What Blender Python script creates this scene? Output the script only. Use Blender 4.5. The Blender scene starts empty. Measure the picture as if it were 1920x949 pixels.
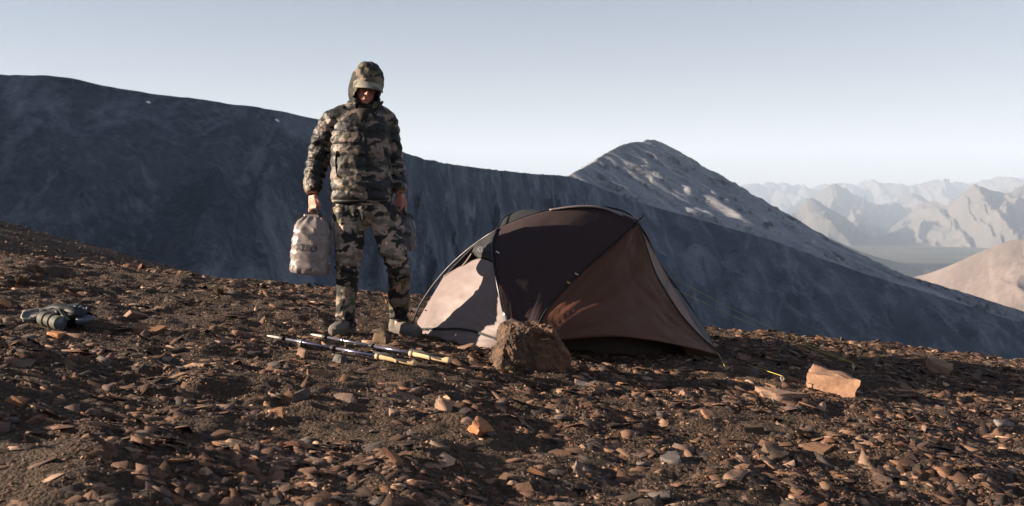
import bpy, bmesh, math, random
import numpy as np
from mathutils import Vector, Matrix, Euler

# ------------------------------------------------------------------ camera
SC = bpy.context.scene
COL = SC.collection
F_PX = 1867.0                      # focal length in photograph pixels (35 mm on 36 mm)
CX, CY, HORIZON = 960.0, 474.5, 350.0
PITCH = math.atan((CY - HORIZON) / F_PX)
cam_data = bpy.data.cameras.new('camera')
cam_data.lens = 35.0 * F_PX / 1866.67
cam_data.sensor_width = 36.0
cam_data.clip_start = 0.1
cam_data.clip_end = 90000.0
cam = bpy.data.objects.new('camera', cam_data)
COL.objects.link(cam)
cam.location = (0, 0, 0)
cam.rotation_euler = (math.pi / 2 - PITCH, 0, 0)
SC.camera = cam
cam_data.dof.use_dof = True
cam_data.dof.focus_distance = 6.7
cam_data.dof.aperture_fstop = 5.6

# ------------------------------------------------------------------ light
SUN_EL = math.radians(15.5)
SUN_AZ = math.radians(-1.5)        # from due left; negative is towards the camera side
to_sun = Vector((-math.cos(SUN_AZ) * math.cos(SUN_EL), math.sin(SUN_AZ) * math.cos(SUN_EL), math.sin(SUN_EL)))
world = bpy.data.worlds.new('World')
SC.world = world
world.use_nodes = True
wn = world.node_tree.nodes
wl = world.node_tree.links
wn.clear()
w_out = wn.new('ShaderNodeOutputWorld')
w_bg = wn.new('ShaderNodeBackground')
w_sky = wn.new('ShaderNodeTexSky')
w_sky.sky_type = 'NISHITA'
w_sky.sun_disc = False
w_sky.sun_elevation = SUN_EL
w_sky.sun_rotation = math.atan2(to_sun.x, to_sun.y)
w_sky.altitude = 1800.0
w_sky.air_density = 1.0
w_sky.dust_density = 1.0
w_sky.ozone_density = 1.4
w_bg.inputs['Strength'].default_value = 0.05
w_hsv = wn.new('ShaderNodeHueSaturation')          # whole sky greyed, and dimmed to deepen the shadows
w_hsv.inputs['Saturation'].default_value = 0.74
w_hsv.inputs['Value'].default_value = 0.60
w_wb = wn.new('ShaderNodeMix'); w_wb.data_type = 'RGBA'; w_wb.blend_type = 'MULTIPLY'
w_wb.inputs[0].default_value = 1.0; w_wb.inputs[7].default_value = (1.05, 0.96, 0.965, 1)
wl.new(w_sky.outputs[0], w_hsv.inputs['Color'])
wl.new(w_hsv.outputs[0], w_wb.inputs[6])
wl.new(w_wb.outputs[2], w_bg.inputs['Color'])
wl.new(w_bg.outputs[0], w_out.inputs['Surface'])
sun_data = bpy.data.lights.new('sun', 'SUN')
sun_data.energy = 5.0
sun_data.angle = math.radians(0.5)
sun_data.color = (1.0, 0.81, 0.62)
sun = bpy.data.objects.new('sun', sun_data)
COL.objects.link(sun)
sun.location = (-30, 5, 20)
sun.rotation_euler = to_sun.to_track_quat('Z', 'Y').to_euler()
SC.view_settings.view_transform = 'Standard'
SC.view_settings.look = 'None'
SC.view_settings.gamma = 1.0
SC.view_settings.use_curve_mapping = False
SC.view_settings.exposure = 2.0
SC.cycles.use_denoising = True
SC.cycles.max_bounces = 6
SC.cycles.volume_bounces = 1
SC.cycles.transparent_max_bounces = 8

rng = np.random.default_rng(7)
random.seed(7)

# ------------------------------------------------------------------ helpers
_cp, _sp = math.cos(PITCH), math.sin(PITCH)
def at(px, py, d):
    """World point seen at photograph pixel (px, py), d metres in front of the lens (along Y)."""
    dx, dz = (px - CX) / F_PX, -(py - CY) / F_PX
    y = _cp + dz * _sp
    z = -_sp + dz * _cp
    k = d / y
    return Vector((dx * k, d, z * k))

def to_px(p):
    x, y, z = p
    yc = y * _cp - z * _sp
    zc = y * _sp + z * _cp
    return CX + F_PX * x / yc, CY - F_PX * zc / yc

_perm = np.random.default_rng(3).permutation(4096)
def _hash(ix, iy, seed):
    return _perm[(_perm[(ix + seed * 131) & 4095] + iy) & 4095]
def pnoise(x, y, seed=0):
    x = np.asarray(x, float); y = np.asarray(y, float)
    ix = np.floor(x).astype(np.int64); iy = np.floor(y).astype(np.int64)
    fx = x - ix; fy = y - iy
    u = fx * fx * fx * (fx * (fx * 6 - 15) + 10); v = fy * fy * fy * (fy * (fy * 6 - 15) + 10)
    def g(a, b):
        h = _hash(ix + a, iy + b, seed) * (2 * math.pi / 4096)
        return np.cos(h) * (fx - a) + np.sin(h) * (fy - b)
    n0 = g(0, 0) * (1 - u) + g(1, 0) * u
    n1 = g(0, 1) * (1 - u) + g(1, 1) * u
    return (n0 * (1 - v) + n1 * v) * 1.5
def fbm(x, y, octv=4, seed=0, gain=0.5, lac=2.03):
    s = 0; a = 1.0
    for i in range(octv):
        s = s + a * pnoise(x, y, seed + i); a *= gain; x = x * lac; y = y * lac
    return s
def ridged(x, y, octv=4, seed=0, gain=0.5):
    s = 0; a = 1.0; w = 1.0
    for i in range(octv):
        n = 1 - np.abs(pnoise(x, y, seed + i)) * 1.4
        n = np.clip(n, 0, 1) ** 2 * w
        s = s + a * n; w = np.clip(n * 1.6, 0, 1); a *= gain; x = x * 2.07; y = y * 2.07
    return s
def sstep(a, b, x):
    t = np.clip((x - a) / (b - a), 0, 1); return t * t * (3 - 2 * t)

# ---- objects
def link(name, mesh, mat=None, parent=None, smooth=False):
    o = bpy.data.objects.new(name, mesh)
    COL.objects.link(o)
    if mat is not None and len(mesh.materials) == 0:
        mesh.materials.append(mat)
    if parent is not None:
        o.parent = parent
    if smooth:
        mesh.polygons.foreach_set('use_smooth', np.ones(len(mesh.polygons), bool))
    return o
def mesh_from(name, verts, faces):
    me = bpy.data.meshes.new(name)
    me.from_pydata([tuple(v) for v in verts], [], [tuple(f) for f in faces])
    me.update()
    return me
def grid_mesh(name, P, closed_u=False):
    """P: (rows, cols, 3) array of points -> quad mesh."""
    P = np.asarray(P, float); r, c, _ = P.shape
    me = bpy.data.meshes.new(name)
    me.vertices.add(r * c); me.vertices.foreach_set('co', P.reshape(-1))
    ci = c if closed_u else c - 1
    I, J = np.meshgrid(np.arange(r - 1), np.arange(ci), indexing='ij')
    J2 = (J + 1) % c
    q = np.stack([I * c + J, I * c + J2, (I + 1) * c + J2, (I + 1) * c + J], -1).reshape(-1)
    n = (r - 1) * ci
    me.loops.add(n * 4); me.loops.foreach_set('vertex_index', q)
    me.polygons.add(n); me.polygons.foreach_set('loop_start', np.arange(n) * 4)
    me.update(); me.validate()
    return me
def tag(o, label=None, cat=None, group=None, kind=None):
    if label: o['label'] = label
    if cat: o['category'] = cat
    if group: o['group'] = group
    if kind: o['kind'] = kind
    return o
def empty(name, loc=(0, 0, 0), rot=(0, 0, 0)):
    o = bpy.data.objects.new(name, None); COL.objects.link(o)
    o.location = loc; o.rotation_euler = rot; o.empty_display_size = 0.1
    return o
def baked(o):
    """Replace an object's mesh by its modifier result."""
    dg = bpy.context.evaluated_depsgraph_get(); dg.update()
    me = bpy.data.meshes.new_from_object(o.evaluated_get(dg))
    o.modifiers.clear(); o.data = me
    return o

def catmull(pts, n):
    P = np.array([tuple(p) for p in pts], float)
    if len(P) == 2:
        t = np.linspace(0, 1, n)[:, None]; return P[0] * (1 - t) + P[1] * t
    d = np.r_[0, np.cumsum(np.maximum(np.linalg.norm(np.diff(P, axis=0), axis=1), 1e-6) ** 0.5)]
    # non-uniform Catmull-Rom through cubic Hermite
    m = np.zeros_like(P)
    for i in range(len(P)):
        if i == 0: m[i] = (P[1] - P[0]) / (d[1] - d[0])
        elif i == len(P) - 1: m[i] = (P[-1] - P[-2]) / (d[-1] - d[-2])
        else:
            h0, h1 = d[i] - d[i - 1], d[i + 1] - d[i]
            m[i] = ((P[i] - P[i - 1]) / h0 * h1 + (P[i + 1] - P[i]) / h1 * h0) / (h0 + h1)
    tt = np.linspace(0, d[-1], n); k = np.clip(np.searchsorted(d, tt, 'right') - 1, 0, len(P) - 2)
    h = (d[k + 1] - d[k])[:, None]; t = ((tt - d[k]) / (d[k + 1] - d[k]))[:, None]
    return ((2 * t**3 - 3 * t**2 + 1) * P[k] + (t**3 - 2 * t**2 + t) * h * m[k]
            + (-2 * t**3 + 3 * t**2) * P[k + 1] + (t**3 - t**2) * h * m[k + 1])

def tube(path, rad, seg=8, caps=True):
    """verts, faces of a tube along path with radius (scalar or list)."""
    P = np.array([tuple(p) for p in path], float); n = len(P)
    R = np.full(n, rad, float) if np.isscalar(rad) else np.asarray(rad, float)
    T = np.gradient(P, axis=0); T /= np.maximum(np.linalg.norm(T, axis=1), 1e-9)[:, None]
    up = np.array([0, 0, 1.0]) if abs(T[0][2]) < 0.9 else np.array([1.0, 0, 0])
    V = []; N = np.cross(T[0], up); N /= np.linalg.norm(N)
    for i in range(n):
        N = N - T[i] * np.dot(N, T[i]); N /= np.linalg.norm(N); B = np.cross(T[i], N)
        for k in range(seg):
            a = 2 * math.pi * k / seg
            V.append(P[i] + R[i] * (math.cos(a) * N + math.sin(a) * B))
    Fc = [(i * seg + k, i * seg + (k + 1) % seg, (i + 1) * seg + (k + 1) % seg, (i + 1) * seg + k) for i in range(n - 1) for k in range(seg)]
    if caps:
        Fc.append(tuple(range(seg))[::-1]); Fc.append(tuple((n - 1) * seg + k for k in range(seg)))
    return V, Fc
class MB:
    """Collects pieces of one part."""
    def __init__(s): s.V = []; s.F = []
    def add(s, V, Fc):
        b = len(s.V); s.V += [tuple(v) for v in V]; s.F += [tuple(i + b for i in f) for f in Fc]; return s
    def tube(s, path, rad, seg=8, caps=True): return s.add(*tube(path, rad, seg, caps))
    def box(s, c, size, rot=None):
        c = Vector(c); hx, hy, hz = size[0] / 2, size[1] / 2, size[2] / 2
        M = rot.to_matrix() if rot is not None else Matrix.Identity(3)
        V = [c + M @ Vector((x * hx, y * hy, z * hz)) for x in (-1, 1) for y in (-1, 1) for z in (-1, 1)]
        return s.add(V, [(0, 1, 3, 2), (4, 6, 7, 5), (0, 4, 5, 1), (2, 3, 7, 6), (0, 2, 6, 4), (1, 5, 7, 3)])
    def strip(s, path, width_dir, w, th):
        """flat band along path; width_dir a vector or list of vectors."""
        P = [Vector(p) for p in path]; n = len(P); V = []
        for i in range(n):
            t = (P[min(i + 1, n - 1)] - P[max(i - 1, 0)]).normalized()
            wd = Vector(width_dir[i] if isinstance(width_dir, list) else width_dir)
            wd = (wd - t * wd.dot(t)).normalized(); nn = t.cross(wd)
            for a, b in ((-1, -1), (1, -1), (1, 1), (-1, 1)):
                V.append(P[i] + wd * a * w / 2 + nn * b * th / 2)
        Fc = [(i * 4 + k, i * 4 + (k + 1) % 4, i * 4 + 4 + (k + 1) % 4, i * 4 + 4 + k) for i in range(n - 1) for k in range(4)]
        Fc += [(3, 2, 1, 0), tuple((n - 1) * 4 + k for k in range(4))]
        return s.add(V, Fc)
    def build(s, name, mat, parent=None, smooth=False, bevel=0, subsurf=0):
        o = link(name, mesh_from(name, s.V, s.F), mat, parent, smooth)
        if bevel:
            b = o.modifiers.new('bevel', 'BEVEL'); b.width = bevel; b.segments = 2; b.limit_method = 'ANGLE'
        if subsurf:
            m = o.modifiers.new('subsurf', 'SUBSURF'); m.levels = subsurf; m.render_levels = subsurf
        return o

# ---- materials
class NT:
    def __init__(s, name):
        s.mat = bpy.data.materials.new(name); s.mat.use_nodes = True
        s.n = s.mat.node_tree.nodes; s.l = s.mat.node_tree.links
        s.b = s.n['Principled BSDF']; s.out = s.n['Material Output']
    def node(s, typ, ins=None, **props):
        nd = s.n.new(typ)
        for k, v in props.items(): setattr(nd, k, v)
        for k, v in (ins or {}).items():
            if isinstance(v, bpy.types.NodeSocket): s.l.new(v, nd.inputs[k])
            else: nd.inputs[k].default_value = v
        return nd
    def set(s, **kw):
        for k, v in kw.items():
            k = k.replace('_', ' ')
            for sk in s.b.inputs.keys():
                if sk.lower() == k.lower(): k = sk
            if isinstance(v, bpy.types.NodeSocket): s.l.new(v, s.b.inputs[k])
            else: s.b.inputs[k].default_value = v
        return s
    def coord(s, kind='Object', scale=(1, 1, 1), rot=(0, 0, 0)):
        tc = s.node('ShaderNodeTexCoord')
        mp = s.node('ShaderNodeMapping', {'Vector': tc.outputs[kind], 'Scale': scale, 'Rotation': rot})
        return mp.outputs[0]
    def noise(s, vec, scale=5, detail=4, rough=0.55, dist=0.0):
        return s.node('ShaderNodeTexNoise', {'Vector': vec, 'Scale': scale, 'Detail': detail, 'Roughness': rough, 'Distortion': dist})
    def ramp(s, fac, stops, interp='LINEAR'):
        r = s.node('ShaderNodeValToRGB', {'Fac': fac}); cr = r.color_ramp; cr.interpolation = interp
        while len(cr.elements) < len(stops): cr.elements.new(0.5)
        for e, (p, c) in zip(cr.elements, stops):
            e.position = p; e.color = (c[0], c[1], c[2], 1) if len(c) == 3 else c
        return r.outputs[0]
    def mix(s, fac, a, b, mode='MIX'):
        m = s.node('ShaderNodeMix', data_type='RGBA', blend_type=mode)
        for i, v in ((0, fac), (6, a), (7, b)):
            if isinstance(v, bpy.types.NodeSocket): s.l.new(v, m.inputs[i])
            else: m.inputs[i].default_value = v if i == 0 else (v[0], v[1], v[2], 1)
        return m.outputs[2]
    def math(s, op, a, b=0.0, c=0.0):
        m = s.node('ShaderNodeMath', operation=op)
        for i, v in enumerate((a, b, c)):
            if isinstance(v, bpy.types.NodeSocket): s.l.new(v, m.inputs[i])
            else: m.inputs[i].default_value = v
        return m.outputs[0]
    def bump(s, h, strength=0.5, dist=0.01, normal=None):
        b = s.node('ShaderNodeBump', {'Height': h, 'Strength': strength, 'Distance': dist})
        if normal is not None: s.l.new(normal, b.inputs['Normal'])
        s.l.new(b.outputs[0], s.b.inputs['Normal']); return b.outputs[0]
def plain(name, col, rough=0.7, metal=0.0, grain=0.0, gscale=200, **kw):
    m = NT(name)
    v = m.coord('Object')
    n = m.noise(v, gscale * 0.15, 3)
    c = m.mix(n.outputs[0], [x * (1 - 0.25) for x in col], [min(1, x * 1.25) for x in col])
    m.set(base_color=c, roughness=rough, metallic=metal, **kw)
    if grain:
        n2 = m.noise(v, gscale, 2); m.bump(n2.outputs[0], grain, 0.002)
    return m.mat
# ------------------------------------------------------------------ ground shape
def ground_base(X, Y):
    main = -1.09 - 0.105 * X
    main = main + 0.02 * np.maximum(0, np.abs(X) - 12) * np.sign(X)   # flattens far to the sides
    t = np.maximum(0, Y - 8.2)
    main = main - 0.62 * t * t / (t + 12)
    xx = X + 12.3
    hx = np.where(xx < -2, -2 + np.tanh((xx + 2) / 3) * 3, xx)
    yy = np.maximum(Y - 24, -9 + np.tanh((Y - 24 + 9) / 4) * 4)
    hill = -0.80 - 0.27 * hx - 0.13 * np.where(yy < -9, yy, np.maximum(yy, -9))
    t2 = np.maximum(0, Y - 23); hill = hill - 0.45 * t2 * t2 / (t2 + 8)
    k = 0.25
    h = np.clip(0.5 + 0.5 * (hill - main) / k, 0, 1)
    z = main * (1 - h) + hill * h + k * h * (1 - h)
    return np.maximum(z, -420 + 0 * z)
def ground(X, Y):
    X = np.asarray(X, float); Y = np.asarray(Y, float)
    z = ground_base(X, Y)
    near = sstep(40, 12, np.hypot(X, Y))
    for (sx, sy, wx, wy, hh) in ((-2.35, 3.5, 0.5, 0.9, 0.10), (-1.35, 3.25, 0.35, 0.5, 0.07), (-0.45, 3.75, 0.3, 0.4, 0.05), (-2.5, 4.7, 0.35, 0.25, 0.06), (0.9, 4.0, 0.4, 0.3, 0.04), (1.9, 4.6, 0.35, 0.4, 0.045)):
        z = z + hh * np.exp(-((X - sx) / wx) ** 2 - ((Y - sy) / wy) ** 2)
    calm = 1 - 0.75 * np.exp(-(((X - 0.3) / 1.9) ** 2 + ((Y - 7.0) / 0.9) ** 2))     # trodden camp site is flatter
    z = z + near * calm * (0.035 * fbm(X * 0.9, Y * 1.1, 3, 11) + 0.024 * fbm(X * 2.6 + Y * 0.7, Y * 3.0, 3, 21))
    z = z + near * 0.013 * fbm(X * 8, Y * 10, 4, 31, 0.6)
    return z
def gz(x, y): return float(ground(np.array([x]), np.array([y]))[0])
def on_ground(px, py, lift=0.0):
    """Point of the ground seen at a photograph pixel."""
    lo = None
    for d in np.arange(2.4, 30, 0.02):
        p = at(px, py, d)
        if p.z <= gz(p.x, p.y):
            return Vector((p.x, p.y, gz(p.x, p.y) + lift))
    return at(px, py, 12)

def axis(dense_lo, dense_hi, step, lo, hi, g=1.10):
    a = list(np.arange(dense_lo, dense_hi, step)); s = step
    while a[-1] < hi: s *= g; a.append(a[-1] + s)
    s = step; b = [a[0]]
    while b[-1] > lo: s *= g; b.append(b[-1] - s)
    return np.array(b[::-1][:-1] + a)

# ------------------------------------------------------------------ ground material
def stone_colours(m, fac):
    return m.ramp(fac, [(0.0, (0.026, 0.018, 0.013)), (0.35, (0.075, 0.046, 0.031)), (0.6, (0.125, 0.077, 0.051)),
                        (0.8, (0.085, 0.070, 0.062)), (1.0, (0.200, 0.130, 0.092))])
def make_ground_mat():
    m = NT('ground_dirt')
    v = m.coord('Object')
    big = m.noise(v, 0.8, 4, 0.6)
    vor = m.node('ShaderNodeTexVoronoi', {'Vector': v, 'Scale': 55.0, 'Randomness': 1.0})
    vor2 = m.node('ShaderNodeTexVoronoi', {'Vector': v, 'Scale': 140.0, 'Randomness': 1.0})
    sep = m.node('ShaderNodeSeparateColor', {'Color': vor.outputs['Color']})
    c1 = stone_colours(m, sep.outputs[0])
    sep2 = m.node('ShaderNodeSeparateColor', {'Color': vor2.outputs['Color']})
    c2 = stone_colours(m, sep2.outputs[1])
    c = m.mix(0.5, c1, c2)
    dirt = m.ramp(big.outputs[0], [(0.3, (0.030, 0.020, 0.013)), (0.7, (0.088, 0.057, 0.036))])
    fine = m.noise(v, 45, 6, 0.75)
    k = m.ramp(fine.outputs[0], [(0.42, (0, 0, 0)), (0.6, (1, 1, 1))])
    col = m.mix(k, dirt, c)
    m.set(base_color=col, roughness=0.92)
    m.b.inputs['Specular IOR Level'].default_value = 0.25
    h1 = m.math('SUBTRACT', 1.0, vor.outputs['Distance'])
    h2 = m.math('MULTIPLY_ADD', vor2.outputs['Distance'], -0.4, h1)
    h3 = m.math('MULTIPLY_ADD', fine.outputs[0], 0.8, h2)
    m.bump(h3, 1.0, 0.03)
    return m.mat
GROUND_MAT = make_ground_mat()
xs = axis(-5.6, 5.6, 0.028, -140, 160, 1.12)
ys = axis(2.2, 11.5, 0.028, -60, 330, 1.10)
XX, YY = np.meshgrid(xs, ys)
ZZ = ground(XX, YY)
g_me = grid_mesh('ground', np.stack([XX, YY, ZZ], -1))
ground_ob = tag(link('ground', g_me, GROUND_MAT, None, True), kind='structure')

# ------------------------------------------------------------------ mountains
def tundra(name, lo, hi, streak=(0.02, 0.006), pale=None, rock=None, scale=1.0, bump=6.0, pale_lo=0.56, pale_hi=0.75):
    m = NT(name)
    g = m.node('ShaderNodeNewGeometry')
    mp = m.node('ShaderNodeMapping', {'Vector': g.outputs['Position'], 'Scale': (scale, scale, scale)})
    v = mp.outputs[0]
    n1 = m.noise(v, 0.006, 6, 0.6)
    tc = m.node('ShaderNodeAttribute', attribute_name='flow')
    fm = m.node('ShaderNodeMapping', {'Vector': tc.outputs['Vector'], 'Scale': (1, 1, 1)})
    n2 = m.noise(fm.outputs[0], 1.0, 8, 0.64, 1.3)
    n3 = m.noise(v, 0.10, 8, 0.72)
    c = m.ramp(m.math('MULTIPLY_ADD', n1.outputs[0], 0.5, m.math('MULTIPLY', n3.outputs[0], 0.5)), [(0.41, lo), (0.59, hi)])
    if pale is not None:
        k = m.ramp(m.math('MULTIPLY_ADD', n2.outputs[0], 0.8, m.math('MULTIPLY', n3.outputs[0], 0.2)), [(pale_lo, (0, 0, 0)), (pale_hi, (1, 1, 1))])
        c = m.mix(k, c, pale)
    if rock is not None:
        vo = m.noise(v, 0.03, 6, 0.75)
        st = m.node('ShaderNodeSeparateXYZ', {'Vector': g.outputs['Normal']})
        k2 = m.math('MULTIPLY', m.ramp(vo.outputs[0], [(0.5, (0, 0, 0)), (0.6, (1, 1, 1))]), m.ramp(st.outputs[2], [(0.72, (1, 1, 1)), (0.88, (0, 0, 0))]))
        c = m.mix(k2, c, rock)
    m.set(base_color=c, roughness=0.95)
    m.b.inputs['Specular IOR Level'].default_value = 0.1
    m.bump(m.math('MULTIPLY_ADD', n3.outputs[0], 0.6, m.math('MULTIPLY', n2.outputs[0], 1.0)), 0.7, bump)
    return m.mat

def mountain(name, mat, ridge, front, fslope, back, bslope, down=(0, -1), nu=260, nf=120, nb=24, amp=30.0, wl=250.0,
             seed=0, curve=0.0, spur=1.0, rough=0.4, crag=0.0, flow=(90.0, 420.0)):
    """A ridge through given skyline points; the near flank runs down along `down`, with spurs and gullies growing away from the ridge."""
    return mountain_at(name, mat, [at(*p) for p in ridge], front, fslope, back, bslope, down, nu, nf, nb, amp, wl, seed, curve, spur, rough, crag, flow)
def mountain_at(name, mat, ridge, front, fslope, back, bslope, down=(0, -1), nu=260, nf=120, nb=24, amp=30.0, wl=250.0,
                seed=0, curve=0.0, spur=1.0, rough=0.4, crag=0.0, flow=(90.0, 420.0)):
    R = catmull(ridge, nu)
    s = np.r_[0, np.cumsum(np.linalg.norm(np.diff(R[:, :2], axis=0), axis=1))]
    R[:, 2] += crag * fbm(s / wl * 3.0, s * 0 + seed, 5, seed + 77, 0.6)
    tf = np.linspace(0, 1, nf) ** 1.25; tb = np.linspace(0, 1, nb)[1:][::-1]
    dn = np.array(down, float); dn /= np.linalg.norm(dn)
    rows = []; fl = []
    def row(t, L, sl, sgn):
        q = t * L
        P = R.copy(); P[:, 0] += sgn * dn[0] * q; P[:, 1] += sgn * dn[1] * q
        prof = sl * q * (1 - curve * t)
        P[:, 2] -= prof
        g = np.minimum(1, q / (wl * 0.9)) ** 1.1
        # spurs run down the slope: coordinates compressed along the fall line
        wob = fbm(s / wl * 0.6, np.full_like(s, q / wl * 0.7), 3, seed + 5) * 0.35
        sp = ridged(s / wl + wob + seed, np.full_like(s, q / wl * 0.28) + seed, 6, seed, 0.55)
        rg = fbm(P[:, 0] / wl * 2.2, P[:, 1] / wl * 2.2, 6, seed + 40, 0.6)
        P[:, 2] += g * amp * (spur * (sp - 0.75) + rough * rg)
        return P
    for t in tb: rows.append(row(t, back, bslope, -1)); fl.append(-t * back)
    for t in tf: rows.append(row(t, front, fslope, 1)); fl.append(t * front)
    P = np.array(rows)
    me = grid_mesh(name, P)
    fa = np.zeros((P.shape[0], P.shape[1], 3))
    fa[:, :, 0] = s[None, :] / flow[0]; fa[:, :, 1] = np.array(fl)[:, None] / flow[1]; fa[:, :, 2] = seed
    at_ = me.attributes.new('flow', 'FLOAT_VECTOR', 'POINT'); at_.data.foreach_set('vector', fa.reshape(-1))
    o = link(name, me, mat, None, True)
    return tag(o, kind='structure')

M_HILL = tundra('hill_tundra', (0.028, 0.041, 0.063), (0.070, 0.092, 0.126), pale=(0.190, 0.215, 0.260), bump=2.0, scale=2.8, pale_lo=0.48, pale_hi=0.72)  # blue of the shaded slope is mixed into the tundra colours
M_PEAK = tundra('peak_scree', (0.160, 0.180, 0.215), (0.260, 0.282, 0.320), pale=(0.40, 0.395, 0.40), rock=(0.06, 0.058, 0.06), bump=3.0, scale=1.3, pale_lo=0.47, pale_hi=0.66)  # pale streaks: scree, also painted in for sunlit patches on the slope
M_VALLEY = tundra('valley_ground', (0.06, 0.07, 0.055), (0.12, 0.12, 0.10), bump=8.0, scale=0.25)
M_FAR = tundra('far_mountain_rock', (0.075, 0.072, 0.070), (0.130, 0.120, 0.113), pale=(0.185, 0.168, 0.155), rock=(0.10, 0.09, 0.085), bump=12.0, scale=0.2)
M_TAN = tundra('sunlit_hill', (0.130, 0.104, 0.092), (0.195, 0.160, 0.142), pale=(0.24, 0.205, 0.18), bump=6.0, scale=0.4)

SNOW_ON = None
# near hill, its long ridge falling from the left and running out behind the tent
_H = 0.46
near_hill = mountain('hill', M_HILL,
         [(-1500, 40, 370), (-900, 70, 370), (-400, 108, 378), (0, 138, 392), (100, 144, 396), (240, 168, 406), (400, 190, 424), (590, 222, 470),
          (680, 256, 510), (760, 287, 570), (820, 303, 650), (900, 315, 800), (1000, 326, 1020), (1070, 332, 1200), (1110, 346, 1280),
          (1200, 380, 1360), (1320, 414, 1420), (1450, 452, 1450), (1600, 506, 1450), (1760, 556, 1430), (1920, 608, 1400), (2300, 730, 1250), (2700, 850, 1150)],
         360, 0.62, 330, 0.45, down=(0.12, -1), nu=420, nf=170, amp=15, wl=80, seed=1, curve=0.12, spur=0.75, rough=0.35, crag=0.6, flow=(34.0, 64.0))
# unseen massif added far left to put the near hill in shade
SHADE_MASSIF = [(-1650, 300, 640), (-1800, 500, 760), (-1950, 800, 880), (-2200, 1200, 980), (-2600, 1700, 860), (-3100, 2300, 620), (-3800, 3000, 480), (-4600, 3800, 380)]
mountain_at('mountain', M_PEAK, SHADE_MASSIF, 2400, 0.62, 2500, 0.62, down=(1, -0.2), nu=120, nf=70, amp=90, wl=500, seed=51, curve=0.0, crag=20)
# the cone-shaped peak
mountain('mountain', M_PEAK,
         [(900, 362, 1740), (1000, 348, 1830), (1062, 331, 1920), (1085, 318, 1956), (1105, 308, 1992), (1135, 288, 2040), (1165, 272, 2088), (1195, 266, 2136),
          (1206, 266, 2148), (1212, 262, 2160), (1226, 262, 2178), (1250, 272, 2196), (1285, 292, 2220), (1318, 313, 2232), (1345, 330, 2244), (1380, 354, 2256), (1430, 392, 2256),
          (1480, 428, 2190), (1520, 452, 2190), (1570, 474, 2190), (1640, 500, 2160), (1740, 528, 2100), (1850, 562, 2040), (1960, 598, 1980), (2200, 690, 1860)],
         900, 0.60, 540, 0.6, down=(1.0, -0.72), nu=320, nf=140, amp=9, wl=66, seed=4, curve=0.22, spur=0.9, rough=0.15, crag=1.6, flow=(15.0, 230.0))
# valley floor and the blue slope behind the peak
vx = np.linspace(-14000, 22000, 220); vy = np.linspace(2500, 42000, 260)
VX, VY = np.meshgrid(vx, vy)
VZ = -640 - 0.004 * (VY - 8000) + 45 * fbm(VX / 2600, VY / 2600, 5, 60)
tag(link('valley_floor', grid_mesh('valley_floor', np.stack([VX, VY, VZ], -1)), M_VALLEY, None, True), kind='structure')
mountain('mountain', M_VALLEY,
         [(1200, 320, 8000), (1330, 334, 7600), (1378, 348, 7200), (1420, 372, 7000), (1455, 396, 6900), (1500, 420, 6800), (1560, 448, 6700), (1620, 474, 6600), (1700, 496, 6500), (1800, 520, 6400)],
         1500, 0.5, 900, 0.5, down=(0.8, -1), nu=160, nf=90, amp=70, wl=700, seed=9, spur=0.8, rough=0.3, flow=(120.0, 700.0))
# sunlit shoulder at the lower right
mountain('hill', M_TAN,
         [(1640, 532, 5600), (1700, 522, 5400), (1742, 512, 5200), (1790, 494, 5000), (1830, 476, 4900), (1870, 460, 4800), (1895, 451, 4750), (1925, 447, 4700), (2000, 430, 4600), (2150, 400, 4500), (2400, 360, 4500)],
         1500, 0.38, 1500, 0.4, down=(-0.5, -1), nu=200, nf=110, amp=60, wl=420, seed=13, spur=0.55, rough=0.3, flow=(80.0, 500.0))
# the big grey mountain on the right
mountain('mountain', M_FAR,
         [(1560, 500, 11500), (1640, 452, 12200), (1700, 404, 12600), (1720, 386, 12500), (1752, 378, 12300), (1772, 384, 12000), (1795, 372, 11500), (1812, 356, 11200), (1826, 347, 11000), (1845, 352, 11200),
          (1868, 358, 11400), (1890, 362, 11500), (1910, 352, 11600), (1935, 340, 11800), (2000, 322, 12000), (2100, 330, 12200), (2300, 350, 12500)],
         4200, 0.30, 3000, 0.4, down=(-0.25, -1), nu=300, nf=170, amp=175, wl=700, seed=17, curve=0.25, spur=0.9, rough=0.25, crag=14, flow=(200.0, 1500.0))
# mid range
mountain('mountain', M_FAR,
         [(1440, 440, 14500), (1480, 402, 15500), (1510, 385, 16000), (1535, 362, 16000), (1562, 347, 16000), (1585, 354, 16200), (1615, 372, 16500), (1650, 384, 16500), (1685, 374, 16500), (1706, 362, 16500), (1722, 366, 16500), (1745, 380, 16500), (1780, 396, 16000)],
         4600, 0.28, 3000, 0.4, down=(-0.2, -1), nu=260, nf=150, amp=215, wl=900, seed=23, curve=0.2, spur=0.9, rough=0.25, crag=26, flow=(260.0, 1700.0))
mountain('mountain', M_FAR,
         [(1470, 418, 11800), (1496, 392, 12000), (1512, 374, 12000), (1522, 372, 12000), (1545, 384, 12000), (1570, 400, 12000), (1600, 418, 11800)],
         2200, 0.42, 2200, 0.4, down=(-0.1, -1), nu=140, nf=90, amp=170, wl=700, seed=29, curve=0.2, spur=0.8, rough=0.2, crag=14, flow=(200.0, 1300.0))
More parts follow.
